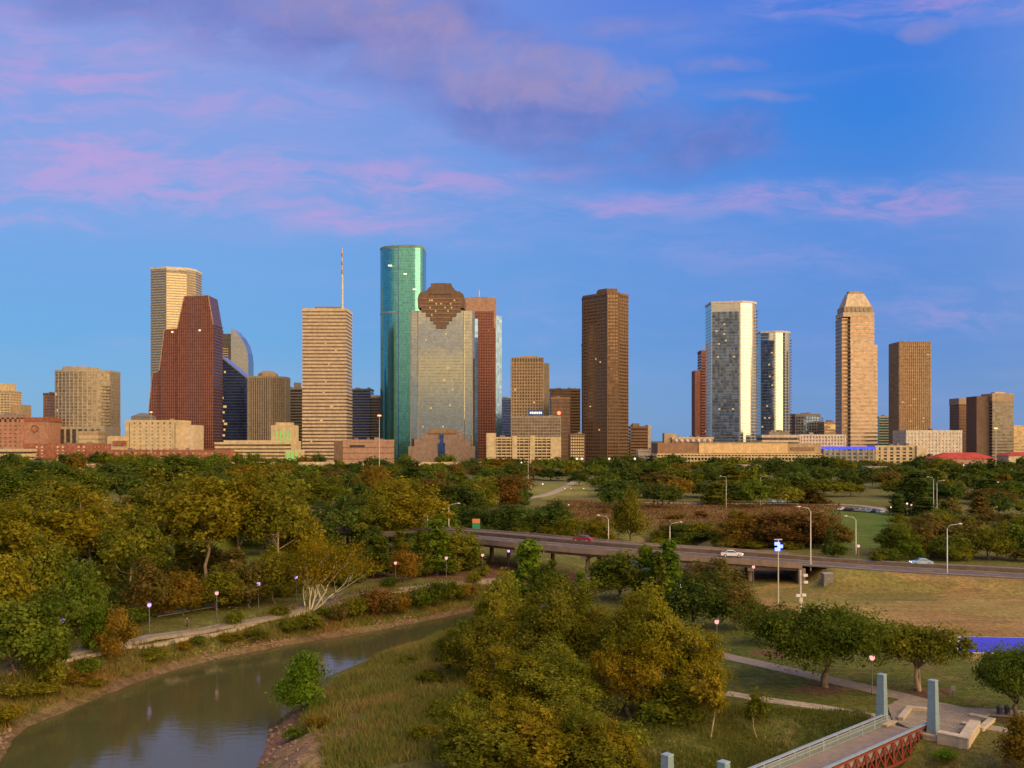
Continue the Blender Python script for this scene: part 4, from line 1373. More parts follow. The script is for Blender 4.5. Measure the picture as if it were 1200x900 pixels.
    for k in range(14):
        m_ = MB(); xx = X(262 + k * 23, D); m_.box(xx - 1, xx + 1, D + 4, D + 8, 0, Z(546.6, D)); m_.build('pier', C_TAN, r)
    # low roofs among the far trees
    for nm, lb, a, b, c_, D, wm, rm in (
            ('flat_roofed_building', 'low brown flat roofed building among trees below the bowed office block', 16, 58, 541, 900, C_BROWN, C_GREY),
            ('flat_roofed_building', 'tiny pale flat roofed building half hidden by trees left of the elevated freeway', 76, 104, 545, 860, C_TAN, C_PALE),
            ('flat_roofed_building', 'small pale building among trees below the long beige hall', 870, 892, 546, 760, C_PALE, C_TAN),
            ('flat_roofed_building', 'low tan building among the far trees below the blue lit hall', 1018, 1042, 548, 760, C_TAN, C_GREY)):
        r = empty(nm, (X((a + b) / 2, D), D, 0), lb, 'building')
        MB().prism(rect(a, b, D, 16), 0, Z(c_, D)).build('wall', wm, r)
        MB().prism(offs(rect(a, b, D, 16), .6), Z(c_, D), Z(c_, D) + .8).build('roof', rm, r)
        for k in range(4):
            m_ = MB(); xx = X(a + (b - a) * (k + .5) / 4, D); m_.box(xx - 1.6, xx + 1.6, D - .2, D + .2, 1.2, 3.4); m_.build('window', G_DARK, r)


city()
#@@REST@@
# ------------------------------------------------------------------ footbridge and plaza walls
def footbridge():
    steel = paint('blue_grey_steel', (.30, .38, .43), .45, .1)
    pylon_m = paint('blue_grey_pylon', (.18, .26, .31), .6)
    red = paint('oxide_red_truss', (.21, .036, .026), .55)
    deckm = stone('bridge_decking', (.25, .20, .18), .9, .15, .8)
    stonem = stone('buff_stone', (.42, .34, .24), .9, .2, 1.2)
    L = (BB - BA).length
    root = empty('footbridge', BA, 'footbridge with red truss sides and blue grey railings at bottom right', 'footbridge')
    up = Vector((0, 0, 1))
    hw = 2.15
    def at(t, s, z): return BA + BDIR * t - BPER * s + up * z     # s > 0 : right-hand side seen from the camera
    sgn = 1 if (-BPER).x > 0 else -1
    MB().beam(at(-.5, 0, .12), at(L, 0, .12), hw * 2 - .3, .3).build('deck', deckm, root)
    for s in (-1, 1):
        tr = MB()
        o = s * hw
        tr.beam(at(-.3, o, 1.02), at(L, o, 1.02), .16, .18)
        tr.beam(at(-.3, o, -1.25), at(L, o, -1.25), .18, .24)
        n = 20
        for k in range(n + 1):
            t = L * k / n
            tr.beam(at(t, o, -1.25), at(t, o, 1.0), .16, .16)
            if k < n:
                t2 = L * (k + 1) / n
                a, b = (-1.15, .95)
                tr.beam(at(t, o + .02 * s, a), at(t2, o + .02 * s, b), .10, .12)
                tr.beam(at(t, o - .03 * s, b), at(t2, o - .03 * s, a), .10, .12)
        tr.build('truss', red, root)
        rl = MB()
        i = o - .2 * s
        rl.beam(at(-.3, o, 1.30), at(L, o, 1.30), .34, .08)
        rl.beam(at(-.3, i, .35), at(L, i, .35), .05, .06)
        rl.beam(at(-.3, i, .82), at(L, i, .82), .05, .06)
        rl.beam(at(-.3, i, 1.12), at(L, i, 1.12), .05, .06)
        for k in range(15):
            t = L * k / 14
            rl.beam(at(t, i, .2), at(t, i, 1.28), .09, .09)
        for k in range(150):
            t = L * k / 150
            rl.beam(at(t, i, .35), at(t, i, 1.12), .035, .035)
        rl.build('railing', steel, root)
        pn = MB(); pn.beam(at(-.3, i + .05 * s, .73), at(L, i + .05 * s, .73), .02, .70); pn.build('mesh_panel', paint('mesh_panel_grey', (.20, .21, .21), .6), root)
    cm = MB()
    for k in range(1, 11):
        t = L * k / 11
        cm.beam(at(t, -hw, -1.0), at(t, hw, -1.0), .2, .25)
    cm.build('cross_beam', red, root)
    # four pylons on stone pedestals
    places = [(P(1033, 852, -.3), 'left', 789), (P(1097, 884, -.9), 'right', 797)]
    spots = []
    for (px, base_py, top_py, D) in ((1033.5, 852, 790, 99.5), (1093.5, 868, 797, 95.5), (782, 0, 884, 75.0), (848, 0, 892.5, 73.2)):
        spots.append((X(px, D), D, Z(top_py, D)))
    names = ['blue grey obelisk at the far left corner of the footbridge', 'blue grey obelisk at the far right corner of the footbridge',
             'obelisk whose tip shows at the bottom edge below the big trees', 'obelisk tip at the bottom edge, nearer the footbridge rail']
    for (x, y, zt), lb in zip(spots, names):
        r = empty('obelisk', (x, y, 0), lb, 'obelisk', 'obelisks at the corners of the footbridge')
        g = Tz(x, y)
        zb = .55
        w0, w1 = .46, .33
        ax = Vector((BDIR.x, BDIR.y))
        def q(w): 
            b = Vector((-ax.y, ax.x))
            c = Vector((x, y))
            return [tuple(c - ax * w - b * w), tuple(c + ax * w - b * w), tuple(c + ax * w + b * w), tuple(c - ax * w + b * w)]
        ped = MB(); ped.prism(q(.95), g - 1.5, zb - .15); ped.prism(q(1.05), zb - .15, zb); ped.build('pedestal', stonem, r)
        MB().prism(q(w0), zb, zt - .06, q(w1)).build('shaft', pylon_m, r)
        MB().prism(q(w1 + .03), zt - .06, zt + .03).build('cap', steel, r)
        mb = MB()
        for k in range(1, 12):
            zz = zb + (zt - zb) * k / 12
            mb.prism(q(w0 + (w1 - w0) * k / 12 + .012), zz - .03, zz + .03)
        mb.build('joints', paint('pylon_joint', (.2, .27, .32), .6), r)
    # low stone walls of the plaza
    cap = stone('stone_coping', (.47, .40, .31), .9, .15, 1)
    def wall(pts, lb, h=.75, w=.5):
        pp = [P(*q) for q in pts]
        r = empty('low_wall', pp[0], lb, 'wall')
        a, b = MB(), MB()
        for i in range(len(pp) - 1):
            p, q = pp[i], pp[i + 1]
            d = (q - p).normalized()
            a.obox((p + q) / 2, d, (q - p).length / 2 + (w / 2 - .002 * i if True else 0), w / 2 - .003 * i, -1.2, h + .002 * i)
            b.obox((p + q) / 2, d, (q - p).length / 2 + w / 2 + .05, w / 2 + .05 - .003 * i, h + .004 + .003 * i, h + .12 + .003 * i)
        a.build('masonry', stonem, r)
        b.build('coping', cap, r)
    wall([(1106, 871), (1130, 876), (1142, 858)], 'low L shaped stone wall just right of the footbridge end', .95, .9)
    wall([(1131, 852), (1150, 857), (1162, 847), (1140, 842)], 'low stone planter wall further right on the plaza', .35, .5)
    wall([(1056, 846), (1066, 834), (1092, 836)], 'low stone wall behind the far left obelisk', .45, .5)
footbridge()


# ------------------------------------------------------------------ foliage and trees
def quads(name, cen, nrm_seed, size, out=None, mat=None, seed=0):
    """leaf clusters: many small rhombs with scattered orientations"""
    r = np.random.RandomState(seed)
    n = len(cen)
    a = r.normal(size=(n, 3))
    nr = r.normal(size=(n, 3)) * .8 + (out if out is not None else 0) + np.array((0, 0, .35))
    nr /= np.linalg.norm(nr, axis=1)[:, None] + 1e-9
    t = np.cross(nr, a)
    t /= np.linalg.norm(t, axis=1)[:, None] + 1e-9
    b = np.cross(nr, t)
    s = (size * (.5 + r.gamma(2.5, .22, n)))[:, None]
    v = np.stack([cen - t * s * .5, cen + b * s * .32 + nr * s * .06, cen + t * s * .5, cen - b * s * .32 + nr * s * .06], 1).reshape(-1, 3)
    me = bpy.data.meshes.new(name)
    me.vertices.add(4 * n)
    me.vertices.foreach_set('co', v.astype(np.float32).ravel())
    me.loops.add(4 * n)
    me.loops.foreach_set('vertex_index', np.arange(4 * n, dtype=np.int32))
    me.polygons.add(n)
    me.polygons.foreach_set('loop_start', np.arange(0, 4 * n, 4, dtype=np.int32))
    me.polygons.foreach_set('loop_total', np.full(n, 4, dtype=np.int32))
    me.materials.append(mat or LEAF)
    me.update(calc_edges=True)
    return me


def crown_pts(r, nclump, nleaf, zc, rx, rz, shape, cs, low=-.5):
    cl = []
    lf = r.uniform(0, 6.28, 6)
    while len(cl) < nclump:
        d = r.normal(size=3)
        d /= np.linalg.norm(d)
        if d[2] < low: continue
        az = math.atan2(d[1], d[0])
        wob = 1 + .20 * math.sin(2 * az + lf[0]) + .20 * math.sin(3 * az + lf[1] + 3 * d[2]) + .16 * math.sin(5 * d[2] + lf[2]) + r.normal(0, .10)
        rad = r.uniform(.45, 1.0) ** .6 * wob
        p = d * rad
        if shape == 'cone':
            h = r.uniform(0, 1) ** 1.25
            ra = (1 - h) ** .85 * r.uniform(.35, 1) * wob + .04
            p = np.array((math.cos(az) * ra, math.sin(az) * ra, -1 + 2 * h))
        elif shape == 'dome':
            if p[2] < -.15: p[2] = -.15 + (p[2] + .15) * .35
        elif shape == 'vase':
            p[0] *= .7 + .4 * (p[2] + 1) / 2
            p[1] *= .7 + .4 * (p[2] + 1) / 2
        cl.append(p)
    cl = np.array(cl)
    cen = cl * np.array((rx, rx, rz)) + np.array((0, 0, zc))
    w = r.uniform(.5, 1.5, nclump)
    w /= w.sum()
    k = r.choice(nclump, nleaf, p=w)
    sz = (cs * r.uniform(.5, 1.55, nclump))[k][:, None]
    g = r.normal(size=(nleaf, 3))
    g /= np.linalg.norm(g, axis=1)[:, None]
    g *= (r.uniform(0, 1, nleaf) ** .6 * np.where(r.uniform(0, 1, nleaf) < .08, 1.6, 1.1))[:, None]
    pts = cen[k] + g * sz * np.array((1, 1, .86))
    out = g * .9 + (cl[k]) * .7
    return cen, pts, out


def trunk_mb(r, H_, th, tr, cen, nl, lean=.04, multi=1):
    mb = MB()
    for q in range(multi):
        a0 = r.uniform(0, 6.28)
        off = np.array((math.cos(a0), math.sin(a0), 0)) * (.0 if multi == 1 else tr * 1.2)
        lx, ly = r.normal(0, lean, 2) * H_ + off[:2] * (2.5 if multi > 1 else 0)
        top = np.array((lx, ly, th + (H_ - th) * .45))
        mid = np.array((lx * .4 + r.normal(0, .02) * H_, ly * .4 + r.normal(0, .02) * H_, th * .6)) + off
        fork = np.array((lx * .7, ly * .7, th)) + off * .7
        mb.tube([off + (0, 0, -.6), off + (0, 0, .15), mid, fork, top], [tr * 1.5, tr * 1.15, tr * .9, tr * .75, tr * .2], 8)
        idx = r.choice(len(cen), min(nl, len(cen)), replace=False)
        for i in idx:
            c = cen[i]
            s = fork + (top - fork) * r.uniform(-.1, .7)
            m_ = s * .45 + c * .55 + r.normal(0, .03, 3) * H_ * np.array((1, 1, .5)) - np.array((0, 0, .03 * H_))
            L = np.linalg.norm(c - s)
            r0 = tr * .42
            mb.tube([s, m_, c * .96 + s * .04], [r0, r0 * .55, r0 * .15], 5)
    return mb


PROTO = {}


def proto(kind, n, H_, R_, th, tr, nclump, nleaf, leaf, shape='round', cs=.28, low=-.5, nl=8, bark=None, multi=1, zc=None, rz=None):
    for v in range(n):
        r = np.random.RandomState(hash((len(kind), v, nclump, nleaf)) % 99991)
        zc_ = zc if zc is not None else th * .85 + (H_ - th * .85) * .5
        rz_ = rz if rz is not None else (H_ - th * .85) * .5
        k = .86
        cen, pts, out = crown_pts(r, nclump, nleaf, zc_, (R_ - cs * R_ * .5) * k, (rz_ - cs * R_ * .3) * .95, shape, cs * R_, low)
        ext = np.percentile(np.hypot(pts[:, 0], pts[:, 1]), 97)
        hz = np.percentile(pts[:, 2], 99.5)
        cm = quads(kind + '_crown', pts, 0, leaf, out, seed=v + 5)
        tm = trunk_mb(r, H_, th, tr, cen, nl, multi=multi).mesh(kind + '_trunk', bark or BARK, smooth=True)
        PROTO.setdefault(kind, []).append((tm, cm, hz, ext))


# kinds: near ones carry many small leaves, far ones fewer and larger
proto('cottonwood', 3, 15, 6.2, 2.6, .34, 78, 36000, .28, 'round', .235, -.8, 24, multi=2)
proto('oak', 2, 9.5, 7.2, 1.9, .36, 110, 38000, .26, 'dome', .23, -.6, 18)
proto('park', 4, 17, 6.0, 6.0, .20, 64, 9500, .46, 'round', .24, -.55, 10, bark=TAN_BARK)
proto('bushy', 3, 10, 5.0, 1.2, .2, 54, 8000, .40, 'round', .28, -.8, 6)
proto('cypress', 2, 10, 2.4, .8, .13, 60, 3800, .42, 'cone', .30, -1, 4)
proto('shrub', 3, 3.2, 2.0, .2, .06, 26, 2600, .27, 'round', .40, -.6, 5)
proto('bank_bush', 1, 6.3, 2.7, .4, .1, 46, 9000, .26, 'round', .36, -.9, 6)
proto('sapling', 2, 4.6, 1.5, 1.5, .07, 24, 1500, .24, 'round', .40, -.8, 6, bark=TAN_BARK)
proto('far', 5, 10, 6.5, 1.4, .25, 42, 2400, .9, 'round', .30, -.5, 3)
proto('twin_stem', 1, 7.8, 4.8, 2.6, .26, 60, 13000, .30, 'dome', .25, -.25, 14, bark=TAN_BARK, multi=2)

TINT = {
    'dark green': (.076, .108, .026), 'green': (.118, .150, .026), 'olive green': (.168, .170, .027), 'yellow olive': (.220, .200, .028),
    'golden olive': (.225, .188, .026), 'orange brown': (.200, .138, .028), 'rust': (.170, .108, .032), 'brownish': (.155, .125, .036),
    'bright green': (.125, .185, .026), 'reddish': (.170, .098, .034)}
tr_rnd = random.Random(5)


def tree(kind, base, height, width, tint, label=None, group=None, stem=None, name=None, cat='tree', var=None, rot=None):
    v = PROTO[kind]
    tm, cm, hp, rp = v[tr_rnd.randrange(len(v)) if var is None else var]
    nm = name or {'shrub': 'shrub', 'bank_bush': 'shrub', 'cypress': 'cypress_tree', 'oak': 'oak_tree', 'sapling': 'sapling', 'cottonwood': 'cottonwood_tree'}.get(kind, 'tree')
    r = empty(nm, base, label, 'shrub' if nm == 'shrub' else cat, group)
    t = link('trunk', tm, r)
    c = link('crown', cm, r)
    k = TINT[tint]
    j = tr_rnd.uniform(.82, 1.18)
    w = tr_rnd.uniform(.92, 1.08)
    c.color = (k[0] * j * w, k[1] * j, k[2] * j, 1)
    sx = width / 2 / rp
    r.scale = (sx, sx, height / hp)
    r.rotation_euler = (0, 0, tr_rnd.uniform(0, 6.28) if rot is None else rot)
    if stem: PENDING.append((r, stem))
    return r


def tpx(kind, px, top, base, width, tint, label=None, group=None, stem=None, D=None, **kw):
    """tree by where it stands in the photo: foot row (or distance), crown top row, crown width"""
    if D is None:
        b = G(px, base)
    else:
        b = Vector((X(px, D), D, Tz(X(px, D), D)))
    h = Z(top, b.y) - b.z
    return tree(kind, b, max(h, .8), width / F * b.y, tint, label, group, stem, **kw)


def near_trees():
    t = tpx
    # the big cluster in the middle foreground
    t('cottonwood', 566, 726, 0, 98, 'olive green', 'olive cottonwood at the left rear of the foreground cluster, nearest the river bend', D=118, var=0)
    t('cottonwood', 606, 704, 0, 100, 'yellow olive', 'yellow olive cottonwood between the river bend tree and the tallest rear one', D=120, var=1)
    t('cottonwood', 652, 682, 0, 112, 'olive green', 'tall olive cottonwood at the back of the foreground cluster', D=116, var=2)
    t('cottonwood', 706, 714, 0, 86, 'olive green', 'shorter olive cottonwood in the dip between the two tallest crowns', D=115, var=0)
    t('cottonwood', 757, 688, 0, 112, 'yellow olive', 'tall yellow olive cottonwood on the right of the foreground cluster', D=108, var=1)
    t('cottonwood', 806, 738, 0, 86, 'golden olive', 'golden olive cottonwood at the right edge of the foreground cluster', D=106, var=2)
    t('cottonwood', 738, 752, 0, 108, 'golden olive', 'golden cottonwood in front of the tall right hand crown', D=103, var=0)
    t('cottonwood', 586, 762, 0, 108, 'yellow olive', 'yellow olive cottonwood at the left front of the cluster above the grassy bank', D=100, var=2)
    t('cottonwood', 644, 752, 0, 104, 'olive green', 'olive cottonwood filling the front middle of the cluster', D=102, var=1)
    t('cottonwood', 552, 812, 0, 84, 'olive green', 'low olive cottonwood at the bottom edge beside the grassy bank', D=89, var=0)
    t('cottonwood', 612, 818, 0, 104, 'yellow olive', 'low yellow olive cottonwood along the bottom edge at centre', D=88, var=1)
    t('cottonwood', 676, 822, 0, 100, 'olive green', 'low olive cottonwood at the bottom edge left of the obelisk tips', D=88, var=2)
    t('bushy', 790, 790, 0, 90, 'olive green', 'bushy olive tree tucked under the right cottonwoods', D=102)
    t('bushy', 716, 846, 0, 70, 'golden olive', 'golden bush at the bottom edge just left of the obelisk tips', D=87)
    t('bushy', 536, 752, 0, 52, 'olive green', 'olive bush tree overhanging the river at the left of the cluster', D=122)
    t('sapling', 833, 790, 866, 52, 'golden olive', 'golden sapling with thin pale stem at the right foot of the cottonwoods', var=0)
    t('sapling', 886, 808, 866, 34, 'olive green', 'slim young sapling on the lawn right of the golden sapling', var=1)
    t('cottonwood', 655, 775, 0, 130, 'olive green', 'olive tree at the heart of the cluster below the tall cottonwoods', D=98, var=2)
    t('bushy', 620, 838, 0, 130, 'yellow olive', 'yellow olive bush tree along the bottom edge at centre', D=86)
    t('bushy', 560, 850, 0, 110, 'olive green', 'olive bush tree along the bottom edge left of centre', D=85)
    t('bushy', 700, 860, 0, 90, 'olive green', 'olive bush at the bottom edge left of the obelisk tip', D=85)
    # right-hand trees
    t('oak', 966, 711, 806, 164, 'green', 'large spreading green oak to the right of the cottonwood cluster', var=0)
    t('bushy', 903, 709, 756, 62, 'brownish', 'low brownish tree peeping out left of the large oak')
    t('twin_stem', 1079, 731, 810, 100, 'olive green', 'round topped tree with pale twin trunk behind the far right obelisk')
    t('oak', 1192, 757, 842, 98, 'green', 'green oak cut by the right edge above the two litter bins', var=1)
    t('shrub', 1108, 878, 893, 34, 'bright green', 'bright green shrub at the bottom right below the footbridge pier')
    t('bank_bush', 1200, 838, 905, 60, 'orange brown', 'orange brown bush in the bottom right corner')
    # behind the cluster, by the parkway bridge
    t('bushy', 722, 646, 0, 88, 'green', 'round grey green tree in front of the parkway bridge', D=178)
    t('cypress', 783, 634, 0, 40, 'bright green', 'bright green upright tree right of the round grey green tree', D=172, name='tree')
    t('cypress', 756, 640, 0, 36, 'bright green', 'bright green narrow tree left of the taller upright one', D=176, name='tree')
    t('cypress', 770, 648, 0, 36, 'green', 'shorter green tree between the two bright upright ones', D=170, name='tree')
    t('bushy', 815, 672, 0, 95, 'dark green', 'dark green bushy tree by the lit lamp right of the cottonwoods', D=150)
    t('bushy', 838, 655, 0, 90, 'brownish', 'brownish round tree below the parkway bridge parapet', D=176)
    t('bushy', 865, 690, 0, 60, 'brownish', 'low brownish tree at the edge of the tan field', D=150)
    t('cypress', 619, 634, 0, 56, 'bright green', 'bright green tall tree rising left in front of the bridge deck', D=180, name='tree')
    t('bushy', 645, 658, 0, 56, 'green', 'green tree below the bridge deck beside the tall bright one', D=172)
    t('cypress', 681, 671, 0, 26, 'bright green', 'small bright conical tree before the dark bridge opening', D=160)
    t('bushy', 590, 668, 0, 60, 'olive green', 'olive tree at the left edge of the cottonwood cluster by the river bend', D=150)
    t('bushy', 575, 692, 0, 55, 'yellow olive', 'yellow olive bush on the river bend left of the cottonwoods', D=135)
    # left bank near the water
    t('bank_bush', 353, 766, 838, 56, 'bright green', 'bright green bush standing on the tip of the near river bank', var=0)
    t('bushy', 136, 711, 779, 52, 'orange brown', 'orange brown leaning bush tree between the trail and the water')
    t('bushy', 112, 704, 772, 42, 'bright green', 'bright green small tree just behind the orange brown leaning bush')
    t('bushy', 22, 700, 792, 120, 'green', 'big dark green tree at the left edge over the trail')
    t('bushy', -12, 640, 760, 100, 'yellow olive', 'yellow olive tree leaning in at the left edge')
    t('bushy', 60, 722, 790, 60, 'green', 'green leafy bush beside the left edge tree')
    t('shrub', 60, 770, 806, 40, 'olive green', 'leaning thin shrub with bare twigs on the left bank')


def pale_tree():
    r0 = np.random.RandomState(3)
    b = G(362, 716)
    root = empty('sycamore_tree', b, 'leaning sycamore with bare pale white limbs and golden crown by the trail', 'tree')
    mb = MB()
    tips = []
    def limb(p, d, L, rad, lev):
        p = np.array(p, float)
        d = np.array(d, float) / np.linalg.norm(d)
        pts, rr_ = [p], [rad]
        q = p
        for k in range(4):
            d = d + r0.normal(0, .11, 3) + np.array((.0, 0, .09))
            d /= np.linalg.norm(d)
            q = q + d * L / 4
            pts.append(q)
            rr_.append(rad * (1 - .14 * (k + 1)))
        mb.tube(pts, rr_, 7 if lev < 2 else 5)
        if lev >= 2: tips.append(q)
        if lev == 3: return
        for m_ in range(3 if lev < 2 else 2):
            a = pts[2 + (m_ % 3)] if m_ < 2 else q
            nd = d + r0.normal(0, .48, 3) * np.array((1, .8, .7))
            nd[2] = max(nd[2], .30)
            limb(a, nd, L * r0.uniform(.58, .8), rad * .52, lev + 1)
    limb((0, 0, -.5), (.35, 0, 1), 4.6, .20, 0)
    limb((.3, .2, -.5), (.6, .1, .9), 5.8, .19, 0)
    limb((.1, -.2, -.5), (.3, -.3, 1.1), 5.2, .17, 0)
    limb((-.2, .1, -.5), (-.45, .1, .8), 4.4, .15, 0)
    limb((.5, -.1, -.3), (1.0, -.2, .75), 5.2, .14, 0)
    me = mb.mesh('trunk', PALE_BARK, smooth=True)
    link('trunk', me, root)
    tips = np.array(tips)
    tips = tips[tips[:, 2] > 4.2]
    n = 9500
    kk = r0.randint(0, len(tips), n)
    g = r0.normal(size=(n, 3)) * np.array((1.2, 1.3, .7))
    cm = quads('crown', tips[kk] + g + np.array((.3, .9, .8)), 0, .32, g * .6, seed=3)
    c = link('crown', cm, root)
    c.color = (.20, .155, .02, 1)


def woods():
    t = tpx
    L = [
        # left wood, front ranks: kind, px, top, base, width, tint, label
        ('park', 108, 572, 700, 125, 'golden olive', 'broad golden olive tree with orange top in the middle of the left wood'),
        ('park', 152, 596, 712, 90, 'olive green', 'olive tree on a pale slanting trunk in front of the broad golden tree'),
        ('park', 186, 552, 676, 110, 'olive green', 'tall olive tree behind the row of pale trunks on the left'),
        ('park', 243, 562, 690, 116, 'yellow olive', 'yellow olive tree with several pale trunks left of centre wood'),
        ('park', 205, 600, 668, 66, 'olive green', 'small olive tree between two pale trunked trees of the left wood'),
        ('park', 284, 558, 686, 96, 'golden olive', 'golden olive tree right of the pale trunk row'),
        ('park', 327, 558, 688, 96, 'olive green', 'wide olive tree above the pale limbed sycamore'),
        ('bushy', 355, 604, 680, 80, 'yellow olive', 'yellow olive round tree just behind the sycamore crown'),
        ('park', 20, 590, 712, 105, 'yellow olive', 'yellow olive tall tree near the left edge of the wood'),
        ('park', 62, 602, 702, 70, 'green', 'green tree between the left edge tree and the broad golden one'),
        ('bushy', 50, 628, 735, 80, 'olive green', 'olive understorey tree below the tall left edge tree'),
        ('bushy', 96, 655, 748, 70, 'green', 'green understorey tree left of the pale slanting trunk'),
        ('bushy', 175, 655, 728, 60, 'brownish', 'brownish understorey tree right of the slanting trunk'),
        ('bushy', 215, 668, 722, 56, 'orange brown', 'orange brown low tree below the pale trunk row'),
        ('bushy', 255, 664, 716, 60, 'olive green', 'olive low tree above the lamp on the trail'),
        ('bushy', 292, 655, 712, 56, 'brownish', 'brownish low tree between the trail lamp and the sycamore'),
        ('bushy', 322, 640, 708, 60, 'olive green', 'olive low tree left of the sycamore'),
        ('park', 395, 582, 652, 72, 'dark green', 'dark green tree behind the sycamore to the right'),
        ('park', 440, 585, 650, 66, 'olive green', 'olive tree left of the leaning golden tree near the parkway'),
        ('park', 482, 566, 648, 92, 'golden olive', 'leaning golden tree with pale limb left of the two road lamps'),
        ('bushy', 462, 595, 648, 60, 'yellow olive', 'yellow olive tree below the leaning golden tree'),
        ('cypress', 512, 610, 674, 44, 'bright green', 'bright green cone shaped tree in front of the parkway bridge end'),
        ('cypress', 494, 622, 676, 34, 'green', 'green cone shaped tree left of the bright cone'),
        ('cypress', 446, 628, 676, 36, 'green', 'dark cone shaped tree right of the sycamore'),
        ('bushy', 474, 640, 682, 46, 'orange brown', 'orange brown small tree among the cones'),
        ('bushy', 541, 618, 668, 56, 'olive green', 'olive round tree under the green road sign'),
        ('cypress', 527, 628, 672, 34, 'olive green', 'olive cone tree left of the round tree under the sign'),
        ('cypress', 411, 640, 682, 34, 'dark green', 'dark cone tree touching the sycamore limbs'),
        ('bushy', 736, 574, 640, 50, 'olive green', 'tall olive tree standing alone behind the parkway'),
        ('bushy', 664, 605, 634, 40, 'yellow olive', 'yellow small tree on the meadow edge behind the parkway'),
        ('bushy', 700, 606, 638, 42, 'golden olive', 'golden tree left of the lone tall olive tree'),
        ('bushy', 640, 615, 632, 24, 'yellow olive', 'tiny yellow tree at the parkway edge'),
        ('bushy', 612, 588, 630, 80, 'dark green', 'dark broad tree behind the parkway at centre'),
        ('bushy', 650, 586, 628, 66, 'dark green', 'dark tree right of the broad one behind the parkway'),
        ('bushy', 608, 606, 632, 36, 'green', 'green tree at the parkway edge below the dark broad tree'),
        ('bushy', 575, 596, 632, 60, 'dark green', 'dark tree behind the green road sign'),
        ('bushy', 912, 598, 640, 96, 'reddish', 'wide reddish tree behind the parkway right of the meadow'),
        ('bushy', 870, 600, 640, 60, 'orange brown', 'orange tree left of the wide reddish tree'),
        ('bushy', 955, 600, 642, 56, 'rust', 'rust tree beside the tall lamp pole behind the parkway'),
        ('bushy', 985, 612, 644, 40, 'brownish', 'brownish tree at the edge of the green lawn behind the parkway'),
        ('cypress', 972, 622, 650, 16, 'dark green', 'small dark upright tree between the two tall lamp poles'),
        ('bushy', 1052, 612, 652, 56, 'green', 'green tree at the right end of the lawn behind the parkway'),
        ('bushy', 1085, 602, 650, 66, 'brownish', 'brownish tree left of the right hand lamp pole'),
        ('bushy', 1130, 606, 652, 70, 'brownish', 'brownish tree right of the right hand lamp pole'),
        ('bushy', 1160, 616, 656, 50, 'olive green', 'olive tree near the right edge behind the parkway'),
        ('bushy', 1192, 610, 656, 60, 'green', 'green tree at the right edge behind the parkway'),
        ('bushy', 1110, 626, 658, 40, 'green', 'low green tree behind the moving car at right'),
        ('bushy', 1066, 630, 656, 36, 'bright green', 'low bright green tree left of the moving car at right'),
    ]
    for a in L:
        t(*a)
    # back ranks of the left wood
    back = [(14, 548, 640, 95, 'green'), (62, 556, 640, 90, 'olive green'), (50, 541, 612, 90, 'dark green'), (92, 548, 610, 80, 'green'), (135, 545, 606, 84, 'dark green'), (168, 540, 600, 84, 'green'),
            (214, 534, 600, 96, 'green'), (232, 552, 628, 84, 'olive green'), (258, 548, 606, 70, 'dark green'), (288, 546, 604, 84, 'golden olive'), (318, 552, 610, 80, 'olive green'),
            (350, 546, 604, 80, 'green'), (376, 556, 620, 74, 'olive green'), (404, 556, 612, 74, 'dark green'), (430, 552, 606, 60, 'orange brown'), (452, 562, 620, 66, 'golden olive'),
            (440, 545, 590, 60, 'orange brown'), (515, 556, 606, 66, 'rust'), (540, 566, 616, 70, 'dark green'), (560, 562, 606, 54, 'olive green'), (588, 556, 600, 60, 'rust'), (498, 565, 606, 60, 'olive green'),
            (410, 578, 640, 60, 'dark green'), (555, 590, 628, 50, 'dark green'), (385, 548, 596, 60, 'brownish'), (35, 575, 664, 80, 'olive green'), (90, 590, 664, 80, 'dark green'), (5, 610, 690, 80, 'dark green'),
            (130, 625, 690, 80, 'dark green'), (305, 590, 650, 70, 'dark green'), (375, 612, 656, 60, 'green'), (430, 610, 652, 46, 'dark green'), (525, 590, 622, 50, 'green')]
    for px, top, base, w, tint in back:
        t('park' if w > 72 else 'bushy', px, top, base, w, tint, group='trees in the back of the left wood', stem=f'{tint} tree at the back of the left wood')
    # shrubs on the left bank
    rr = random.Random(9)
    for (px, base, w, h, tint) in ((432, 722, 40, 30, 'rust'), (452, 724, 38, 34, 'rust'), (470, 720, 30, 26, 'orange brown'), (492, 716, 30, 30, 'green'), (512, 712, 30, 30, 'green'), (530, 706, 34, 26, 'olive green'),
                                   (545, 702, 30, 18, 'orange brown'), (415, 726, 30, 26, 'olive green'), (362, 738, 34, 18, 'olive green'), (340, 742, 30, 18, 'green'), (395, 730, 24, 20, 'brownish'), (230, 756, 26, 10, 'green'), (215, 762, 22, 10, 'orange brown'),
                                   (300, 748, 40, 10, 'olive green'), (270, 752, 36, 10, 'golden olive'), (180, 772, 40, 12, 'olive green'), (105, 790, 34, 18, 'green'), (90, 802, 44, 14, 'orange brown'), (50, 815, 50, 14, 'golden olive'),
                                   (20, 820, 44, 20, 'olive green'), (5, 850, 40, 22, 'golden olive'), (112, 806, 30, 10, 'golden olive'), (555, 686, 20, 20, 'olive green'), (500, 676, 24, 16, 'brownish'), (568, 676, 18, 14, 'olive green'),
                                   (330, 724, 24, 14, 'olive green'), (275, 734, 26, 20, 'olive green'), (455, 690, 22, 14, 'green'), (380, 722, 22, 12, 'green')):
        t('shrub', px, base - h, base, w, tint, group='shrubs along the left river bank', stem=f'{tint} shrub on the left river bank')
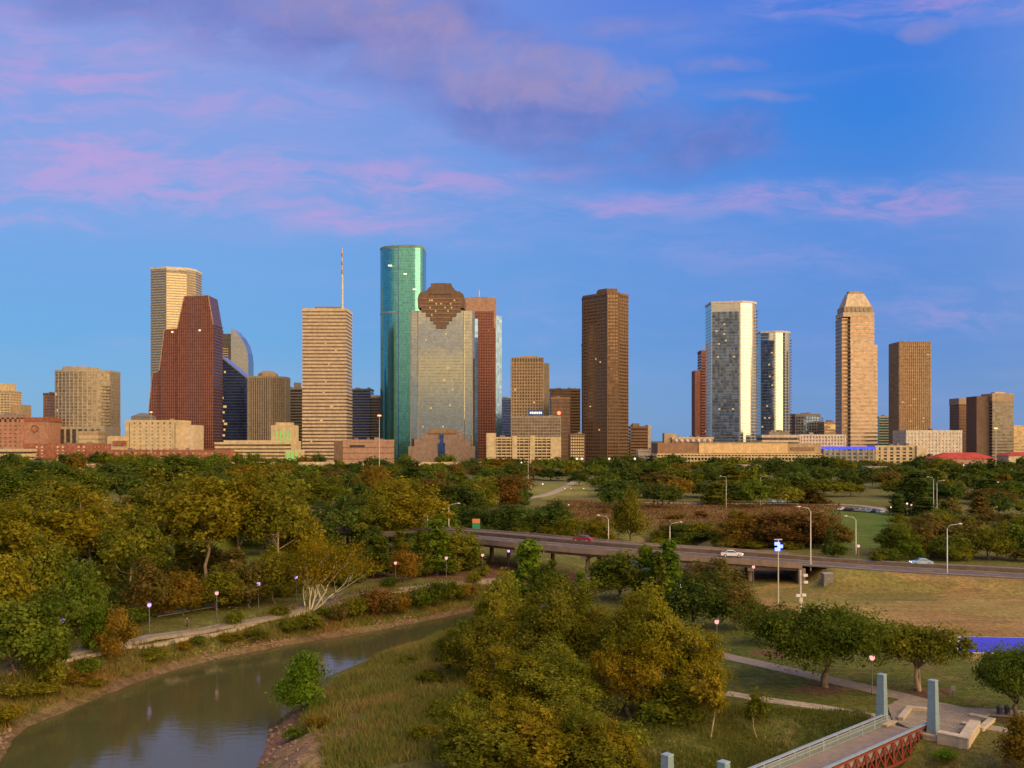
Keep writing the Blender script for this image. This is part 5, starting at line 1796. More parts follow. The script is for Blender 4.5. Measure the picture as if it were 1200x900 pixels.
    for (px, base, w, h, tint) in ((40, 752, 50, 26, 'green'), (80, 748, 44, 22, 'brownish'), (105, 742, 40, 22, 'olive green'), (160, 732, 40, 22, 'green'), (190, 722, 36, 20, 'orange brown'), (225, 716, 36, 18, 'olive green'),
                                   (262, 712, 40, 22, 'brownish'), (280, 706, 36, 22, 'olive green'), (310, 702, 40, 24, 'green'), (340, 700, 34, 22, 'olive green'), (140, 738, 40, 22, 'dark green'), (240, 700, 40, 20, 'dark green'), (200, 706, 40, 20, 'olive green'),
                                   (420, 680, 30, 18, 'olive green'), (400, 688, 26, 16, 'dark green'), (435, 676, 26, 18, 'brownish'), (535, 664, 26, 14, 'green'), (270, 690, 40, 16, 'brownish'), (170, 700, 40, 20, 'brownish')):
        t('shrub', px, base - h, base, w, tint, group='shrubs under the left wood', stem=f'{tint} shrub under the left wood above the trail')
    for k in range(34):
        px = rr.uniform(30, 345)
        base = 752 - (px - 30) * .155 - rr.uniform(4, 52)
        if 172 < px < 262 and base > 690: continue
        t(rr.choice(['bushy', 'bushy', 'cypress']), px, base - rr.uniform(28, 50), base, rr.uniform(26, 52), rr.choice(['olive green', 'brownish', 'green', 'dark green', 'olive green', 'orange brown']), group='young trees under the left wood', stem='_M')
    for k in range(22):
        px = rr.uniform(388, 560)
        base = 690 - (px - 388) * .10 - rr.uniform(2, 34)
        t(rr.choice(['bushy', 'cypress', 'cypress']), px, base - rr.uniform(24, 44), base, rr.uniform(20, 38), rr.choice(['olive green', 'brownish', 'green', 'green', 'dark green']), group='young trees between the trail and the parkway', stem='_N')
    for q in range(len(PENDING)):
        o, st = PENDING[q]
        if st in ('_M', '_N'):
            c = [ch for ch in o.children if ch.name.startswith('crown')][0].color
            nm_ = min(TINT, key=lambda n_: abs(TINT[n_][0] / TINT[n_][1] - c[0] / c[1]) + (.02 if n_ == 'bright green' else 0))
            fm = 'upright' if o.name.startswith('cypress') else 'bushy'
            PENDING[q] = (o, f'{nm_} {fm} young tree ' + ('under the left wood' if st == '_M' else 'left of the bridge end'))
    # near bank and lawn bushes
    for (px, base, w, h, tint) in ((505, 800, 36, 14, 'olive green'), (478, 778, 26, 10, 'olive green'), (345, 866, 34, 14, 'green'), (370, 852, 30, 12, 'orange brown'), (515, 842, 40, 22, 'olive green'), (500, 870, 40, 20, 'golden olive'), (735, 880, 60, 34, 'olive green'),
                                   (770, 850, 50, 34, 'green'), (800, 850, 50, 26, 'olive green'), (530, 770, 40, 22, 'olive green'), (545, 750, 40, 24, 'green')):
        t('shrub', px, base - h, base, w, tint, group='bushes on the near bank', stem=f'{tint} bush on the bank near the cottonwoods')
    # scrub behind the parkway on the right
    for k in range(95):
        px = rr.uniform(768, 1215)
        base = rr.uniform(622, 646) if px < 960 else rr.uniform(612, 660)
        if 970 < px < 1050 and base < 652: continue
        tint = rr.choice(['olive green', 'brownish', 'green', 'olive green', 'brownish', 'dark green', 'yellow olive'])
        t('shrub', px, base - (rr.uniform(9, 20) if px > 960 else rr.uniform(7, 13)), base, rr.uniform(22, 42), tint, group='scrub behind the parkway', stem=f'{tint} scrub bush behind the parkway')
    for k in range(14):
        px, base = rr.uniform(640, 975), rr.uniform(600, 616)
        t('shrub', px, base - rr.uniform(4, 10), base, rr.uniform(12, 28), rr.choice(['brownish', 'rust', 'olive green', 'orange brown', 'reddish']), group='shrubs on the reddish meadow', stem='_M')
    for q in range(len(PENDING) - 14, len(PENDING)):
        o = PENDING[q][0]
        c = [ch for ch in o.children if ch.name.startswith('crown')][0].color
        nm_ = min(TINT, key=lambda n_: abs(TINT[n_][0] / TINT[n_][1] - c[0] / c[1]))
        PENDING[q] = (o, f'{nm_} shrub on the dry meadow behind the parkway')
    # far belt in front of downtown, rank by rank
    marks = [(60, 'bowed office block'), (185, 'cream stepped block'), (300, 'cream annex'), (430, 'brown low block'), (518, 'shield crowned tower'), (613, 'cream apartments'), (712, 'octagonal brown tower'),
             (795, 'round vent block'), (863, 'mirrored condo towers'), (940, 'long beige hall'), (1008, 'stone banded tower'), (1095, 'white hospital block'), (1170, 'capped tower pair')]
    def mark(px): return min(marks, key=lambda m: abs(m[0] - px))[1]
    ranks = [(1000, 537, 7, 24), (840, 540, 8, 27), (700, 546, 9, 30), (590, 552, 10, 34), (505, 560, 11, 38), (440, 568, 12, 40), (372, 584, 8, 40)]
    for ri, (D, top, jit, w) in enumerate(ranks):
        x0, x1 = (-15, 1215)
        if ri == 4: x0 = 470
        if ri == 5: x0 = 560
        if ri == 6: x0 = 1050
        px = x0
        while px < x1:
            q = px + rr.uniform(-6, 6)
            px += w * rr.uniform(.62, .9)
            if ri >= 3 and 618 < q < 676: continue            # open lawn
            if ri >= 4 and 676 <= q < 700: continue
            if ri == 5 and (975 < q < 1050): continue          # car park
            if ri == 4 and (1010 < q < 1040) : continue
            if ri == 5 and rr.random() < .25: continue
            if ri == 0 and 255 < q < 565 and rr.random() < .6: continue
            tint = rr.choice(['dark green'] * 6 + ['green'] * 3 + ['olive green'] * 2 + ['brownish', 'orange brown'])
            if q < 330: tint = rr.choice(['green', 'olive green', 'dark green', 'orange brown', 'green'])
            hh = rr.uniform(-jit * .55, jit * .45)
            row = 'back' if ri < 2 else 'middle' if ri < 4 else 'front'
            t(rr.choice(['far', 'far', 'far', 'far', 'cypress']) if ri > 2 else 'far', q, top + hh * 1.3 - (3 if (ri < 2 and q < 330) else 0), 0, w * rr.uniform(.65, 1.6), tint, D=D * rr.uniform(.95, 1.05), group='far belt of park trees before downtown', stem=f'{tint} tree in {row} belt below {mark(q)}')


near_trees()
pale_tree()
woods()


# ------------------------------------------------------------------ tall grass, stones
def grass_mesh(name, poly, z0, n, hmin, hmax, wid, cols, seed, dens_scale=6, label=None):
    r = np.random.RandomState(seed)
    pg = np.array(pw(poly, z0))
    lo, hi = pg.min(0), pg.max(0)
    x = r.uniform(lo[0], hi[0], n * 3)
    y = r.uniform(lo[1], hi[1], n * 3)
    k = inside(pg, x, y) & ~inside(RIVER, x, y)
    d, _ = pdist(RIVER, x, y, True)
    k &= (d > 1.0) & (vnoise(x, y, dens_scale, seed) + vnoise(x, y, 1.5, seed + 1) * .6 > r.uniform(.15, 1.05, n * 3))
    x, y = x[k][:n], y[k][:n]
    m_ = len(x)
    z = terrain(x, y)
    a = r.uniform(0, 6.28, m_)
    h = r.uniform(hmin, hmax, m_) * (.6 + .8 * vnoise(x, y, 3.5, seed + 2))
    w = wid * r.uniform(.6, 1.4, m_)
    lx, ly = r.normal(0, .35, m_) * h, r.normal(0, .35, m_) * h
    ca, sa = np.cos(a) * w, np.sin(a) * w
    v = np.stack([np.stack([x - ca, y - sa, z - .05], 1), np.stack([x + ca, y + sa, z - .05], 1), np.stack([x + lx, y + ly, z + h], 1)], 1).reshape(-1, 3)
    me = bpy.data.meshes.new(name)
    me.vertices.add(3 * m_)
    me.vertices.foreach_set('co', v.astype(np.float32).ravel())
    me.loops.add(3 * m_)
    me.loops.foreach_set('vertex_index', np.arange(3 * m_, dtype=np.int32))
    me.polygons.add(m_)
    me.polygons.foreach_set('loop_start', np.arange(0, 3 * m_, 3, dtype=np.int32))
    me.polygons.foreach_set('loop_total', np.full(m_, 3, dtype=np.int32))
    me.update(calc_edges=True)
    cols = np.array(cols)
    f = np.clip(vnoise(x, y, 5, seed + 3) * 1.0 + r.normal(0, .22, m_), 0, .999) * (len(cols) - 1)
    i = f.astype(int)
    c = cols[i] * (1 - (f - i))[:, None] + cols[i + 1] * (f - i)[:, None]
    c = np.concatenate([c, np.ones((m_, 1))], 1)
    at = me.color_attributes.new('blade', 'FLOAT_COLOR', 'POINT')
    at.data.foreach_set('color', np.repeat(c, 3, 0).ravel())
    if 'blade_grass' not in MATS:
        m = bpy.data.materials.new('blade_grass')
        m.use_nodes = True
        t = NT(m.node_tree)
        q = t.n('ShaderNodeAttribute', attribute_name='blade').outputs['Color']
        d1 = t.n('ShaderNodeBsdfDiffuse', {0: q})
        d2 = t.n('ShaderNodeBsdfTranslucent', {0: q})
        mx = t.n('ShaderNodeMixShader', {0: .35, 1: d1.outputs[0], 2: d2.outputs[0]})
        t.n('ShaderNodeOutputMaterial', {0: mx.outputs[0]})
        MATS['blade_grass'] = m
    me.materials.append(MATS['blade_grass'])
    o = link(name, me)
    tag(o, label, 'grass', kind='stuff')


grass_mesh('tall_grass', [(385, 912), (372, 865), (352, 842), (366, 815), (405, 783), (470, 758), (530, 742), (640, 760), (660, 912)], -1.5, 60000, .35, .95, .07,
           [(0.315, 0.204, 0.074), (0.259, 0.222, 0.056), (0.185, 0.185, 0.037), (0.139, 0.185, 0.037), (0.278, 0.204, 0.065)], 51, label='rough tufted grass covering the near river bank')
grass_mesh('bank_grass', [(-60, 905), (-40, 800), (75, 779), (200, 756), (330, 728), (430, 702), (580, 688), (580, 712), (330, 757), (80, 832)], -2, 42000, .35, 1.0, .09,
           [(0.29, 0.145, 0.043), (0.246, 0.16, 0.043), (0.145, 0.145, 0.029), (0.102, 0.145, 0.026), (0.275, 0.16, 0.051)], 61, label='tan and green grasses on the left river bank')
grass_mesh('lawn_tufts', [(640, 912), (760, 845), (860, 838), (1010, 846), (1050, 870), (900, 912)], -1, 26000, .18, .5, .06,
           [(0.112, 0.143, 0.027), (0.15, 0.143, 0.03), (0.098, 0.135, 0.024), (0.18, 0.15, 0.045)], 71, label='rough lawn grass left of the footbridge')
grass_mesh('meadow_stalks', [(640, 586), (985, 590), (985, 614), (820, 620), (640, 614)], 0, 12000, .3, .8, .3,
           [(.17, .085, .03), (.15, .09, .03), (.13, .10, .03), (.16, .10, .035)], 81, 20, label='reddish brown dry meadow stalks behind the parkway')


def stones():
    r = np.random.RandomState(4)
    mb = MB()
    m = stone('bank_rubble', (.22, .145, .10), .95, .35, 2)
    ln = [Vector((a, b, 0)) for a, b in BANK_L[3:14]]
    sl = smooth_line(ln, .35)
    for k, p in enumerate(sl):
        s = side(sl, k)
        for _ in range(2):
            if vnoise(np.array([p.x]), np.array([p.y]), 7, 77)[0] < .6: continue
            q = p + s * r.uniform(.1, 2.2) * 1
            sz = r.uniform(.12, .38)
            c = np.array((q.x, q.y, Tz(q.x, q.y) + sz * .2))
            v = np.array([(1, 0, 0), (-1, 0, 0), (0, 1, 0), (0, -1, 0), (0, 0, .8), (0, 0, -.8)]) * sz * r.uniform(.7, 1.3, (6, 3)) 
            th = r.uniform(0, 6.28)
            rot = np.array([[math.cos(th), -math.sin(th), 0], [math.sin(th), math.cos(th), 0], [0, 0, 1]])
            v = v @ rot.T + c
            mb.add(v.tolist(), [(0, 2, 4), (2, 1, 4), (1, 3, 4), (3, 0, 4), (2, 0, 5), (1, 2, 5), (3, 1, 5), (0, 3, 5)])
    for _ in range(90):
        p = P(r.uniform(300, 350), r.uniform(838, 908), -2.8)
        if inside(RIVER, np.array([p.x]), np.array([p.y]))[0]: continue
        sz = r.uniform(.08, .42) * r.uniform(.5, 1)
        v = np.array([(1, 0, 0), (-1, 0, 0), (0, 1, 0), (0, -1, 0), (0, 0, .7), (0, 0, -.7)]) * sz * r.uniform(.6, 1.4, (6, 3)) + np.array((p.x, p.y, Tz(p.x, p.y) + sz * .15))
        mb.add(v.tolist(), [(0, 2, 4), (2, 1, 4), (1, 3, 4), (3, 0, 4), (2, 0, 5), (1, 2, 5), (3, 1, 5), (0, 3, 5)])
    tag(mb.build('rubble', m), 'reddish broken stones strewn along the waterline', 'stones', kind='stuff')
stones()


# ------------------------------------------------------------------ lamps, poles, signs
POLE = paint('dark_pole', (.10, .095, .09), .5)
GALV = paint('pale_pole', (.50, .47, .43), .45, .2)
L_WARM = glow('lamp_warm', (1.0, .55, .32), 2.5)
L_VIO = glow('lamp_violet', (.72, .46, 1.0), 1.05)
L_PINK = glow('lamp_pink', (1.0, .40, .36), 1.1)
L_WHITE = glow('lamp_white', (1.0, .74, .56), 1.1)
L_BLUE = glow('lamp_blue', (.10, .13, 1.0), 5)
L_RED = glow('lamp_red', (1.0, .08, .03), 2)
L_HAT = paint('violet_lamp_hood', (.12, .06, .40), .4)


def lamp_proto(h, r):  # pole, globe, cap
    p = MB(); p.tube([(0, 0, -.3), (0, 0, .5), (0, 0, .52), (0, 0, h)], [.09, .09, .055, .05], 8)
    l = MB(); l.ball((0, 0, h + r * .9), r, 12, 8, 1.15)
    c = MB(); c.tube([(0, 0, h + r * 1.75), (0, 0, h + r * 2.3)], [r * 1.15, r * .3], 10)
    return p.mesh('lamp_pole', POLE, smooth=True), l, c.mesh('lamp_cap', POLE)


LP = lamp_proto(4.0, .30)
LFAR = lamp_proto(5.5, .42)
HOODV = LP[2].copy(); HOODV.materials.clear(); HOODV.materials.append(L_HAT)
LMESH = {}


def path_lamp(b, mat, label=None, stem=None, far=False, s=1.0, hood=None):
    pr = LFAR if far else LP
    r = empty('path_lamp', b, label, 'lamp', 'lit lamps beyond the parkway' if far else 'lit park path lamps')
    link('pole', pr[0], r)
    key = (far, mat.name)
    if key not in LMESH: LMESH[key] = pr[1].mesh('lamp_globe', mat, smooth=True)
    link('lamp_globe', LMESH[key], r)
    c = link('cap', HOODV if (mat.name == 'lamp_violet' and not far) else pr[2], r)
    r.scale = (s, s, s)
    if stem: PENDING.append((r, stem))
    return r


for px, hy, by, mt, lb in ((73, 731, 765, L_VIO, 'violet lit path lamp nearest the left edge'), (175, 714, 742, L_VIO, 'violet lit path lamp right of the orange brown bush'), (254, 701, 726, L_PINK, 'pinkish lit path lamp near the walking person'),
                           (303, 690, 713, L_VIO, 'violet path lamp left of the sycamore'), (347, 680, 704, L_VIO, 'violet path lamp behind the sycamore limbs'), (463.5, 662, 685, L_PINK, 'pink lit path lamp on a clear stretch of trail right of the sycamore'),
                           (523, 659, 678, L_PINK, 'pink path lamp below the cone shaped trees'), (565.5, 655, 674, L_PINK, 'pink path lamp at the bridge opening'), (596, 651, 668, L_VIO, 'violet lamp under the parkway bridge deck'),
                           (1022, 779, 815, L_PINK, 'pink lit lamp between the large oak and the far left obelisk'), (840, 742, 766, L_PINK, 'pink lit lamp where the path meets the cottonwoods'), (883, 666, 690, L_PINK, 'pink lamp beside the right bridge pier'),
                           (798, 678, 716, L_WHITE, 'white lamp above the dark green bushy tree'), (1006, 642, 664, L_PINK, 'pink lamp behind the parkway at the foot of a tall pole')):
    path_lamp(G(px, by), mt, lb)

far_l = [(662, 575, 'w'), (684, 577, 'w'), (711, 577, 'v'), (718, 576, 'p'), (636, 567, 'w'), (846, 578, 'w'), (798, 571, 'r'), (1009, 575, 'p'), (1049, 567, 'v'), (1050, 577, 'v'), (1063, 590, 'w'), (1088, 579, 'w'), (1107, 596, 'p'), (1126, 580, 'p'),
         (1168, 595, 'w'), (1185, 581, 'v'), (1184, 572, 'v'), (970, 585, 'p'), (611, 542, 'w'), (676, 537, 'w'), (682, 536, 'w'), (714, 535, 'w'), (720, 536, 'w'), (744, 535, 'w'), (381, 552, 'w'), (391, 551, 'w'), (402, 552, 'w'), (414, 553, 'w'), (536, 554, 'r'), (545, 555, 'w'), (560, 555, 'r'), (340, 550, 'w'), (1030, 545, 'w'), (960, 560, 'w')]
lr = random.Random(77)
for _ in range(30):
    far_l.append((lr.choice([lr.uniform(960, 1198), lr.uniform(960, 1198), lr.uniform(690, 960), lr.uniform(300, 690)]), lr.choice([lr.uniform(563, 602), lr.uniform(540, 552)]), lr.choice('wwwppv')))
for px, hy, c in far_l:
    y = {True: 520, False: 860}[hy > 562] * (1 if hy < 590 else .72)
    b = Vector((X(px, y), y, max(0, Z(hy, y) - 5.9)))
    z = Z(hy, y)
    s = max(.6, min(2.2, z / 5.9)) if z > 2 else .6
    path_lamp(Vector((b.x, b.y, 0)), {'w': L_WHITE, 'v': L_VIO, 'p': L_PINK, 'r': L_RED}[c], far=True, s=s, stem={'w': 'small white lit street lamp', 'v': 'small violet lit street lamp', 'p': 'small pink lit street lamp', 'r': 'small red street light'}[c] + (' among the far trees' if hy > 560 else ' at the foot of downtown'))


def road_lamp(px, top, D, z0, label, arm=1, double=False):
    x, zt = X(px, D), Z(top, D)
    r = empty('street_lamp', (x, D, z0), label, 'street lamp', 'tall pale street lamps along the roads')
    p = MB(); p.tube([(x, D, z0 - .5), (x, D, z0 + .6), (x, D, zt - .9)], [.17, .13, .08], 8); p.build('pole', GALV, r, True)
    for s in ((1, -1) if double else (arm,)):
        a = MB(); a.tube([(x, D, zt - 1.0), (x + .5 * s, D, zt - .25), (x + 2.2 * s, D - .1, zt)], [.075, .06, .05], 6); ar = a.build('arm', GALV, r, True)
        h = MB(); h.tube([(x + 2.0 * s, D - .1, zt + .02), (x + 2.5 * s, D - .1, zt + .05), (x + 3.0 * s, D - .1, zt)], [.10, .2, .08], 8); h.build('lamp_head', GALV, ar, True)
    return r


road_lamp(950, 594, 199, 3.0, 'tallest pale street lamp on the near side of the parkway', -1)
road_lamp(1003, 605, 232, 2.5, 'pale street lamp on the far side of the parkway beside a pink lamp', -1)
road_lamp(1110, 614, 197, 2.0, 'pale curved street lamp right of the moving car', 1)
road_lamp(501, 585, 262, 5.5, 'street lamp left of the two above the bridge end', -1)
road_lamp(526, 590, 256, 5.5, 'street lamp right of the two above the bridge end, curving right', 1)
road_lamp(713, 604, 236, 5.2, 'street lamp in front of the lone tall olive tree', -1)
road_lamp(785, 612, 232, 5.0, 'curved street lamp between the meadow and the parkway', 1)
road_lamp(851, 558, 420, 0, 'street lamp before the far trees at centre right', -1)
road_lamp(891, 558, 430, 0, 'street lamp before the far trees right of the centre pair', 1)
road_lamp(1094, 559, 400, 0, 'left one of two curved street lamps by the car park', -1)
road_lamp(1098, 563, 380, 0, 'right one of two curved street lamps by the car park', 1)
road_lamp(619, 538, 620, 0, 'slim street lamp below the cream apartments', 1)


def tall_mast(px, top, D, label):
    x = X(px, D)
    r = empty('high_mast_light', (x, D, 0), label, 'mast light', 'high mast lights before downtown')
    zt = Z(top, D)
    p = MB(); p.tube([(x, D, -.5), (x, D, zt)], [.32, .16], 8); p.build('pole', GALV, r)
    b = MB(); b.tube([(x, D, zt - .4), (x, D, zt + .5)], [1.5, 1.1], 12); b.build('lamp_ring', glow('mast_orange', (1, .42, .16), 2.2), r)
tall_mast(444.5, 487, 700, 'high mast light with orange ring left of the teal round tower')
tall_mast(177, 483, 980, 'high mast light in front of the red gabled tower')
tall_mast(1167, 502, 800, 'high mast light in front of the capped tower pair')


def field_masts():
    b = G(912, 712)
    r = empty('floodlight_mast', b, 'slim mast with glowing blue floodlights at the edge of the tan field', 'mast')
    D = b.y
    zt = Z(632, D)
    p = MB(); p.tube([(b.x, D, b.z - .5), (b.x, D, zt)], [.13, .09], 8); p.build('pole', GALV, r)
    for (dx, py) in ((-.25, 637), (.25, 640), (-.2, 643.5)):
        h = MB(); z = Z(py, D); h.box(b.x + dx - .42, b.x + dx + .42, D - .5, D - .1, z - .27, z + .27); h.build('floodlight', L_BLUE, r)
    m = MB(); m.box(b.x - .7, b.x + .7, D - .12, D + .08, zt - .1, zt + .05); m.build('crossbar', GALV, r)
    b = G(938, 724)
    D = b.y
    r = empty('camera_mast', b, 'pale mast carrying boxes and small camera heads beside the floodlight mast', 'mast')
    zt = Z(668, D)
    p = MB(); p.tube([(b.x, D, b.z - .5), (b.x, D, zt)], [.2, .15], 8); p.build('pole', GALV, r)
    w = paint('white_enamel', (.65, .62, .58), .4)
    for (dx, py) in ((.75, 674), (.8, 682), (-.45, 697.5), (.5, 697)):
        z = Z(py, D)
        h = MB(); h.box(b.x + dx - .34, b.x + dx + .34, D - .4, D + .1, z - .2, z + .2); hh = h.build('camera_head', w, r)
        a = MB(); a.beam((b.x, D - .1, z), (b.x + dx, D - .1, z), .08, .08); a.build('arm', GALV, hh)
    h = MB(); z = Z(702, D); h.box(b.x - .3, b.x + .3, D - .45, D - .1, z - .5, z + .3); h.build('control_box', GALV, r)
field_masts()


def misc():
    # road sign
    D = 262
    x0, x1 = X(553.5, D), X(562.5, D)
    r = empty('road_sign', (X(558, D), D, 5.5), 'green road sign with an orange panel on top, above the bridge end', 'road sign')
    m = MB(); m.box(x0, x1, D, D + .12, Z(621, D), Z(613, D)); m.build('green_panel', paint('sign_green', (.02, .22, .11), .4), r)
    m = MB(); m.box(x0, x1, D, D + .12, Z(612.9, D), Z(608, D)); m.build('orange_panel', paint('sign_orange', (.55, .20, .06), .4), r)
    for xx in (x0 + .4, x1 - .4):
        m = MB(); m.box(xx - .07, xx + .07, D + .13, D + .27, 5, Z(609, D)); m.build('post', GALV, r)
    # cabinet on the field
    b = G(971, 685)
    D = b.y
    r = empty('utility_cabinet', b, 'grey utility cabinet standing alone on the tan field', 'cabinet')
    w, h = 11 / F * D, 12 / F * D
    m = MB(); m.box(b.x - w / 2, b.x + w / 2, D, D + 1.6, b.z - .3, b.z + h); m.build('body', paint('cabinet_grey', (.20, .17, .16), .6), r)
    m = MB(); m.box(b.x - w / 2 - .1, b.x + w / 2 + .1, D - .1, D + 1.7, b.z + h, b.z + h + .12); m.build('lid', paint('cabinet_lid', (.30, .27, .24), .6), r)
    for s in (-1, 1):
        m = MB(); m.box(b.x + s * w * .24 - w * .2, b.x + s * w * .24 + w * .2, D - .05, D - .005, b.z + .15, b.z + h - .15); dd = m.build('door', paint('cabinet_door', (.16, .14, .13), .55), r)
        m = MB(); m.box(b.x + s * .12 - .03, b.x + s * .12 + .03, D - .1, D - .052, b.z + h * .45, b.z + h * .6); m.build('handle', GALV, dd)
    # blue light on the field, put in as blue colour of a low slab
    r = empty('blue_lit_area', P(1165, 756), 'bright blue court with painted blue light and white edging on the field at right', 'area')
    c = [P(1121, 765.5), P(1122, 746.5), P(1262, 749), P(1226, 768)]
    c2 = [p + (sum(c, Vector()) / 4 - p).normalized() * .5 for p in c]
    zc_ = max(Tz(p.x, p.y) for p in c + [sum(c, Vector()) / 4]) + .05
    ed = MB(); ed.prism([(p.x, p.y) for p in c][::-1], -.3, zc_); ed.build('edging', stone('blue_area_edge', (.55, .50, .48)), r)
    s = MB(); s.prism([(p.x, p.y) for p in c2][::-1], zc_ - .02, zc_ + .02); s.build('surface', paint('painted_blue_light', (.05, .04, .68), .5), r)
    # bins
    dk = paint('bin_navy', (.03, .035, .06), .5)
    for px, py, lb in ((1171.5, 838, 'dark navy litter bin under the right edge oak, left one'), (1180.5, 838, 'dark litter bin under the right edge oak, right one')):
        b = G(px, py)
        r = empty('litter_bin', b, lb, 'bin', 'litter bins under the right edge oak')
        m = MB(); m.tube([(b.x, b.y, b.z - .1), (b.x, b.y, b.z + .8)], [.27, .33], 12); m.build('body', dk, r)
        m = MB(); m.tube([(b.x, b.y, b.z + .8), (b.x, b.y, b.z + .86), (b.x, b.y, b.z + 1.0)], [.36, .36, .12], 12); m.build('lid', POLE, r)
    # bollard
    b = G(1117, 818)
    r = empty('sign_post', b, 'small dark post sign on the grass between the twin trunk tree and right edge oak', 'post')
    m = MB(); m.box(b.x - .06, b.x + .06, b.y, b.y + .12, b.z - .3, b.z + 1.35); m.build('post', POLE, r)
    m = MB(); m.box(b.x - .28, b.x + .28, b.y - .05, b.y - .005, b.z + .75, b.z + 1.35); m.build('plate', paint('post_plate', (.2, .18, .16), .5), r)
misc()


# ------------------------------------------------------------------ vehicles
TYRE = paint('tyre_rubber', (.02, .02, .02), .8)
CARG = glass('car_window_glass', (.05, .06, .07), .3, .08)
HEADL = glow('headlight_on', (1, .8, .6), 3)
TAILL = glow('tail_light_on', (1, .06, .03), 2)
HL0 = paint('headlight_off', (.6, .6, .58), .2)


def car(name, mat, lit=False):
    r = empty(name, (0, 0, 0), None, 'car')
    W = .9
    prof = [(-2.25, .35), (-2.25, .78), (-2.1, .92), (-1.55, .98), (-.95, 1.42), (.35, 1.45), (1.1, .98), (2.0, .86), (2.25, .66), (2.25, .35)]
    n = len(prof)
    mb = MB()
    vs = []
    for sy, ins in ((-1, .0), (1, .0)):
        for x, z in prof:
            vs.append((x, sy * (W - (.16 if z > 1.2 else 0)), z))
    mb.add(vs, [(i, (i + 1) % n, n + (i + 1) % n, n + i) for i in range(n)] + [tuple(range(n))[::-1], tuple(range(n, 2 * n))])
    body = mb.build('body', mat, r)
    wn = MB()
    for s in (-1, 1):
        y0 = s * (W - .02)
        q = [(-1.42, 1.02), (-.9, 1.36), (.3, 1.38), (.92, 1.02)]
        off = lambda z: (s * (W + .015 - .16 * max(0, (z - .98) / .44)))
        wn.add([(x, off(z), z) for x, z in q], [(0, 1, 2, 3) if s > 0 else (3, 2, 1, 0)])
    wn.add([(.40, -.68, 1.43), (.40, .68, 1.43), (1.08, .82, 1.02), (1.08, -.82, 1.02)], [(0, 3, 2, 1)])
    wn.add([(-1.0, -.68, 1.41), (-1.0, .68, 1.41), (-1.54, .82, 1.02), (-1.54, -.82, 1.02)], [(0, 1, 2, 3)])
    wn.build('window', CARG, r)
    for x in (-1.35, 1.4):
        for s in (-1, 1):
            w = MB(); w.tube([(x, s * .72, .33), (x, s * .925, .33)], .33, 14); wh = w.build('wheel', TYRE, r)
            h = MB(); h.tube([(x, s * .93, .33), (x, s * .945, .33)], .2, 10); h.build('rim', GALV, wh)
    for s in (-1, 1):
        h = MB(); h.box(2.2, 2.27, s * .62 - .18, s * .62 + .18, .6, .76); h.build('headlight', HEADL if lit else HL0, r)
        h = MB(); h.box(-2.28, -2.2, s * .64 - .16, s * .64 + .16, .66, .82); h.build('tail_light', TAILL if lit else paint('tail_lens', (.3, .02, .02), .3), r)
    return r


def put_car(r, x, y, z, rot, label=None, stem=None, group=None):
    r.location = (x, y, z)
    r.rotation_euler = (0, 0, rot)
    if label: r['label'] = label
    if group: r['group'] = group
    if stem: PENDING.append((r, stem))


def on_road(px, off):
    best = min(range(1, len(RDS) - 1), key=lambda k: abs((RDS[k] + side(RDS, k) * off).x / (RDS[k] + side(RDS, k) * off).y - (px - 600) / F))
    p = RDS[best] + side(RDS, best) * off
    d = RDS[best + 1] - RDS[best - 1]
    return p, math.atan2(d.y, d.x)


CW = paint('car_white', (.68, .68, .68), .25)
CB = paint('car_pale_blue', (.30, .45, .62), .25)
CS = paint('car_silver', (.38, .40, .43), .3, .4)
CD = paint('car_dark', (.035, .037, .045), .25)
CR = paint('car_red', (.30, .03, .03), .25)
p, a = on_road(860, 5.5)
c_pale = car('car', CW, True); put_car(c_pale, p.x, p.y, p.z, a, 'white car driving on the parkway bridge at centre right', group='cars on the parkway')
p, a = on_road(1083, 14)
c_blue = car('car', CB, True); put_car(c_blue, p.x, p.y, p.z, a + math.pi, 'pale blue car driving on the far lane of the parkway at right', group='cars on the parkway')
p, a = on_road(680, 15)
c_red = car('car', CR, False); put_car(c_red, p.x, p.y, p.z, a + math.pi, 'dark red car on the parkway by the golden trees', group='cars on the parkway')
protos = [car('car', CW), car('car', CS), car('car', CD), car('car', CB)]
used = set()
cr = random.Random(2)
def parked(px, D, stem):
    k = cr.randrange(4)
    nm = ['white', 'silver', 'dark', 'pale blue'][k]
    r = protos[k] if k not in used else copy_thing(protos[k])
    used.add(k)
    x = X(px, D)
    put_car(r, x, D, Tz(x, D), R(90 + cr.uniform(-60, -40)), stem=f'{nm} {stem}', group='parked cars beyond the lawn')
for k in range(8): parked(987 + k * 6.5, 405 - k * 2, 'parked car in the row above the green lawn')
for k in range(9): parked(1088 + k * 9, 372 - k * 2, 'parked car in the car park at the right')
for k in range(5): parked(1168 + k * 9, 330 - k * 2, 'parked car near the right edge behind the parkway')
for k in range(6): parked(905 + k * 12, 455, 'parked car under the far trees')
for k in range(6): parked(372 + k * 11, 640, 'parked car among the far trees on the left')
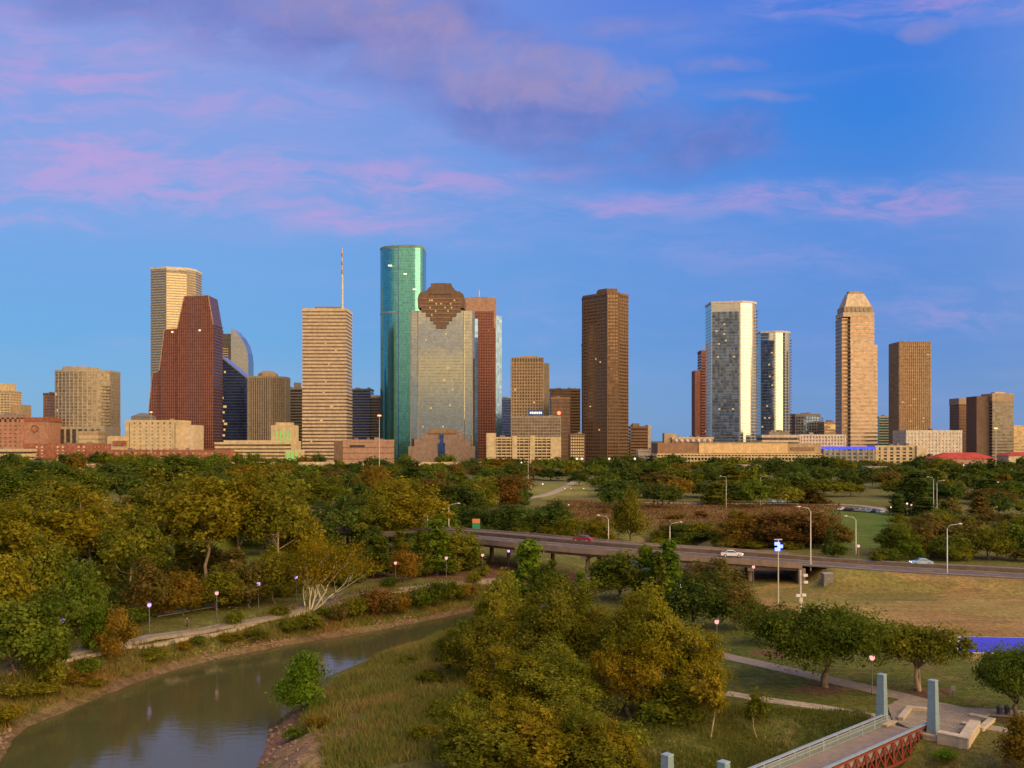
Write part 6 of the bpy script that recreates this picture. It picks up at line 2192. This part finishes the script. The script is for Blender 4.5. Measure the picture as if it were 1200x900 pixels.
for k in protos:
    if protos.index(k) not in used:
        for ch in list(k.children): bpy.data.objects.remove(ch)
        bpy.data.objects.remove(k)


def person():
    b = G(219, 736)
    r = empty('person', b, 'person in dark clothes walking on the trail beside the river', 'person')
    def skin(name, vs, es, rad, mat):
        me = bpy.data.meshes.new(name)
        me.from_pydata(vs, es, [])
        me.materials.append(mat)
        o = link(name, me, r)
        sk = o.modifiers.new('skin', 'SKIN')
        for v, q in zip(me.skin_vertices[0].data, rad): v.radius = (q, q)
        me.skin_vertices[0].data[0].use_root = True
        sk.use_smooth_shade = True
        su = o.modifiers.new('sub', 'SUBSURF'); su.levels = su.render_levels = 1
        return o
    vs = [(0, 0, .95), (0, 0, 1.2), (0, .0, 1.42), (.03, 0, 1.52), (.04, 0, 1.62), (.05, 0, 1.74), (0, -.1, .9), (.16, -.1, .5), (.12, -.1, .06), (.26, -.1, .04), (0, .1, .9), (.0, .1, .5), (-.22, .1, .1), (-.1, .1, .03),
          (0, -.2, 1.4), (-.1, -.25, 1.12), (.05, -.25, .88), (0, .2, 1.4), (.12, .25, 1.12), (.3, .24, .95)]
    es = [(0, 1), (1, 2), (2, 3), (3, 4), (4, 5), (0, 6), (6, 7), (7, 8), (8, 9), (0, 10), (10, 11), (11, 12), (12, 13), (2, 14), (14, 15), (15, 16), (2, 17), (17, 18), (18, 19)]
    rad = [.15, .14, .16, .06, .1, .09, .09, .07, .05, .045, .09, .07, .05, .045, .07, .05, .04, .07, .05, .04]
    skin('body', vs, es, rad, paint('skin', (.35, .2, .14), .6))
    k = [0, 1, 2, 6, 7, 8, 10, 11, 12, 14, 15, 17, 18]
    mp = {q: i for i, q in enumerate(k)}
    skin('clothing', [vs[q] for q in k], [(mp[a_], mp[b_]) for a_, b_ in es if a_ in mp and b_ in mp], [rad[q] + .025 for q in k], paint('dark_cloth', (.03, .03, .04), .9))
    h = MB(); h.ball((b.x + .03, b.y, b.z + 1.72), .115, 10, 7); h.build('hair', paint('dark_hair', (.02, .015, .01), .7), r)
person()

settle_labels()
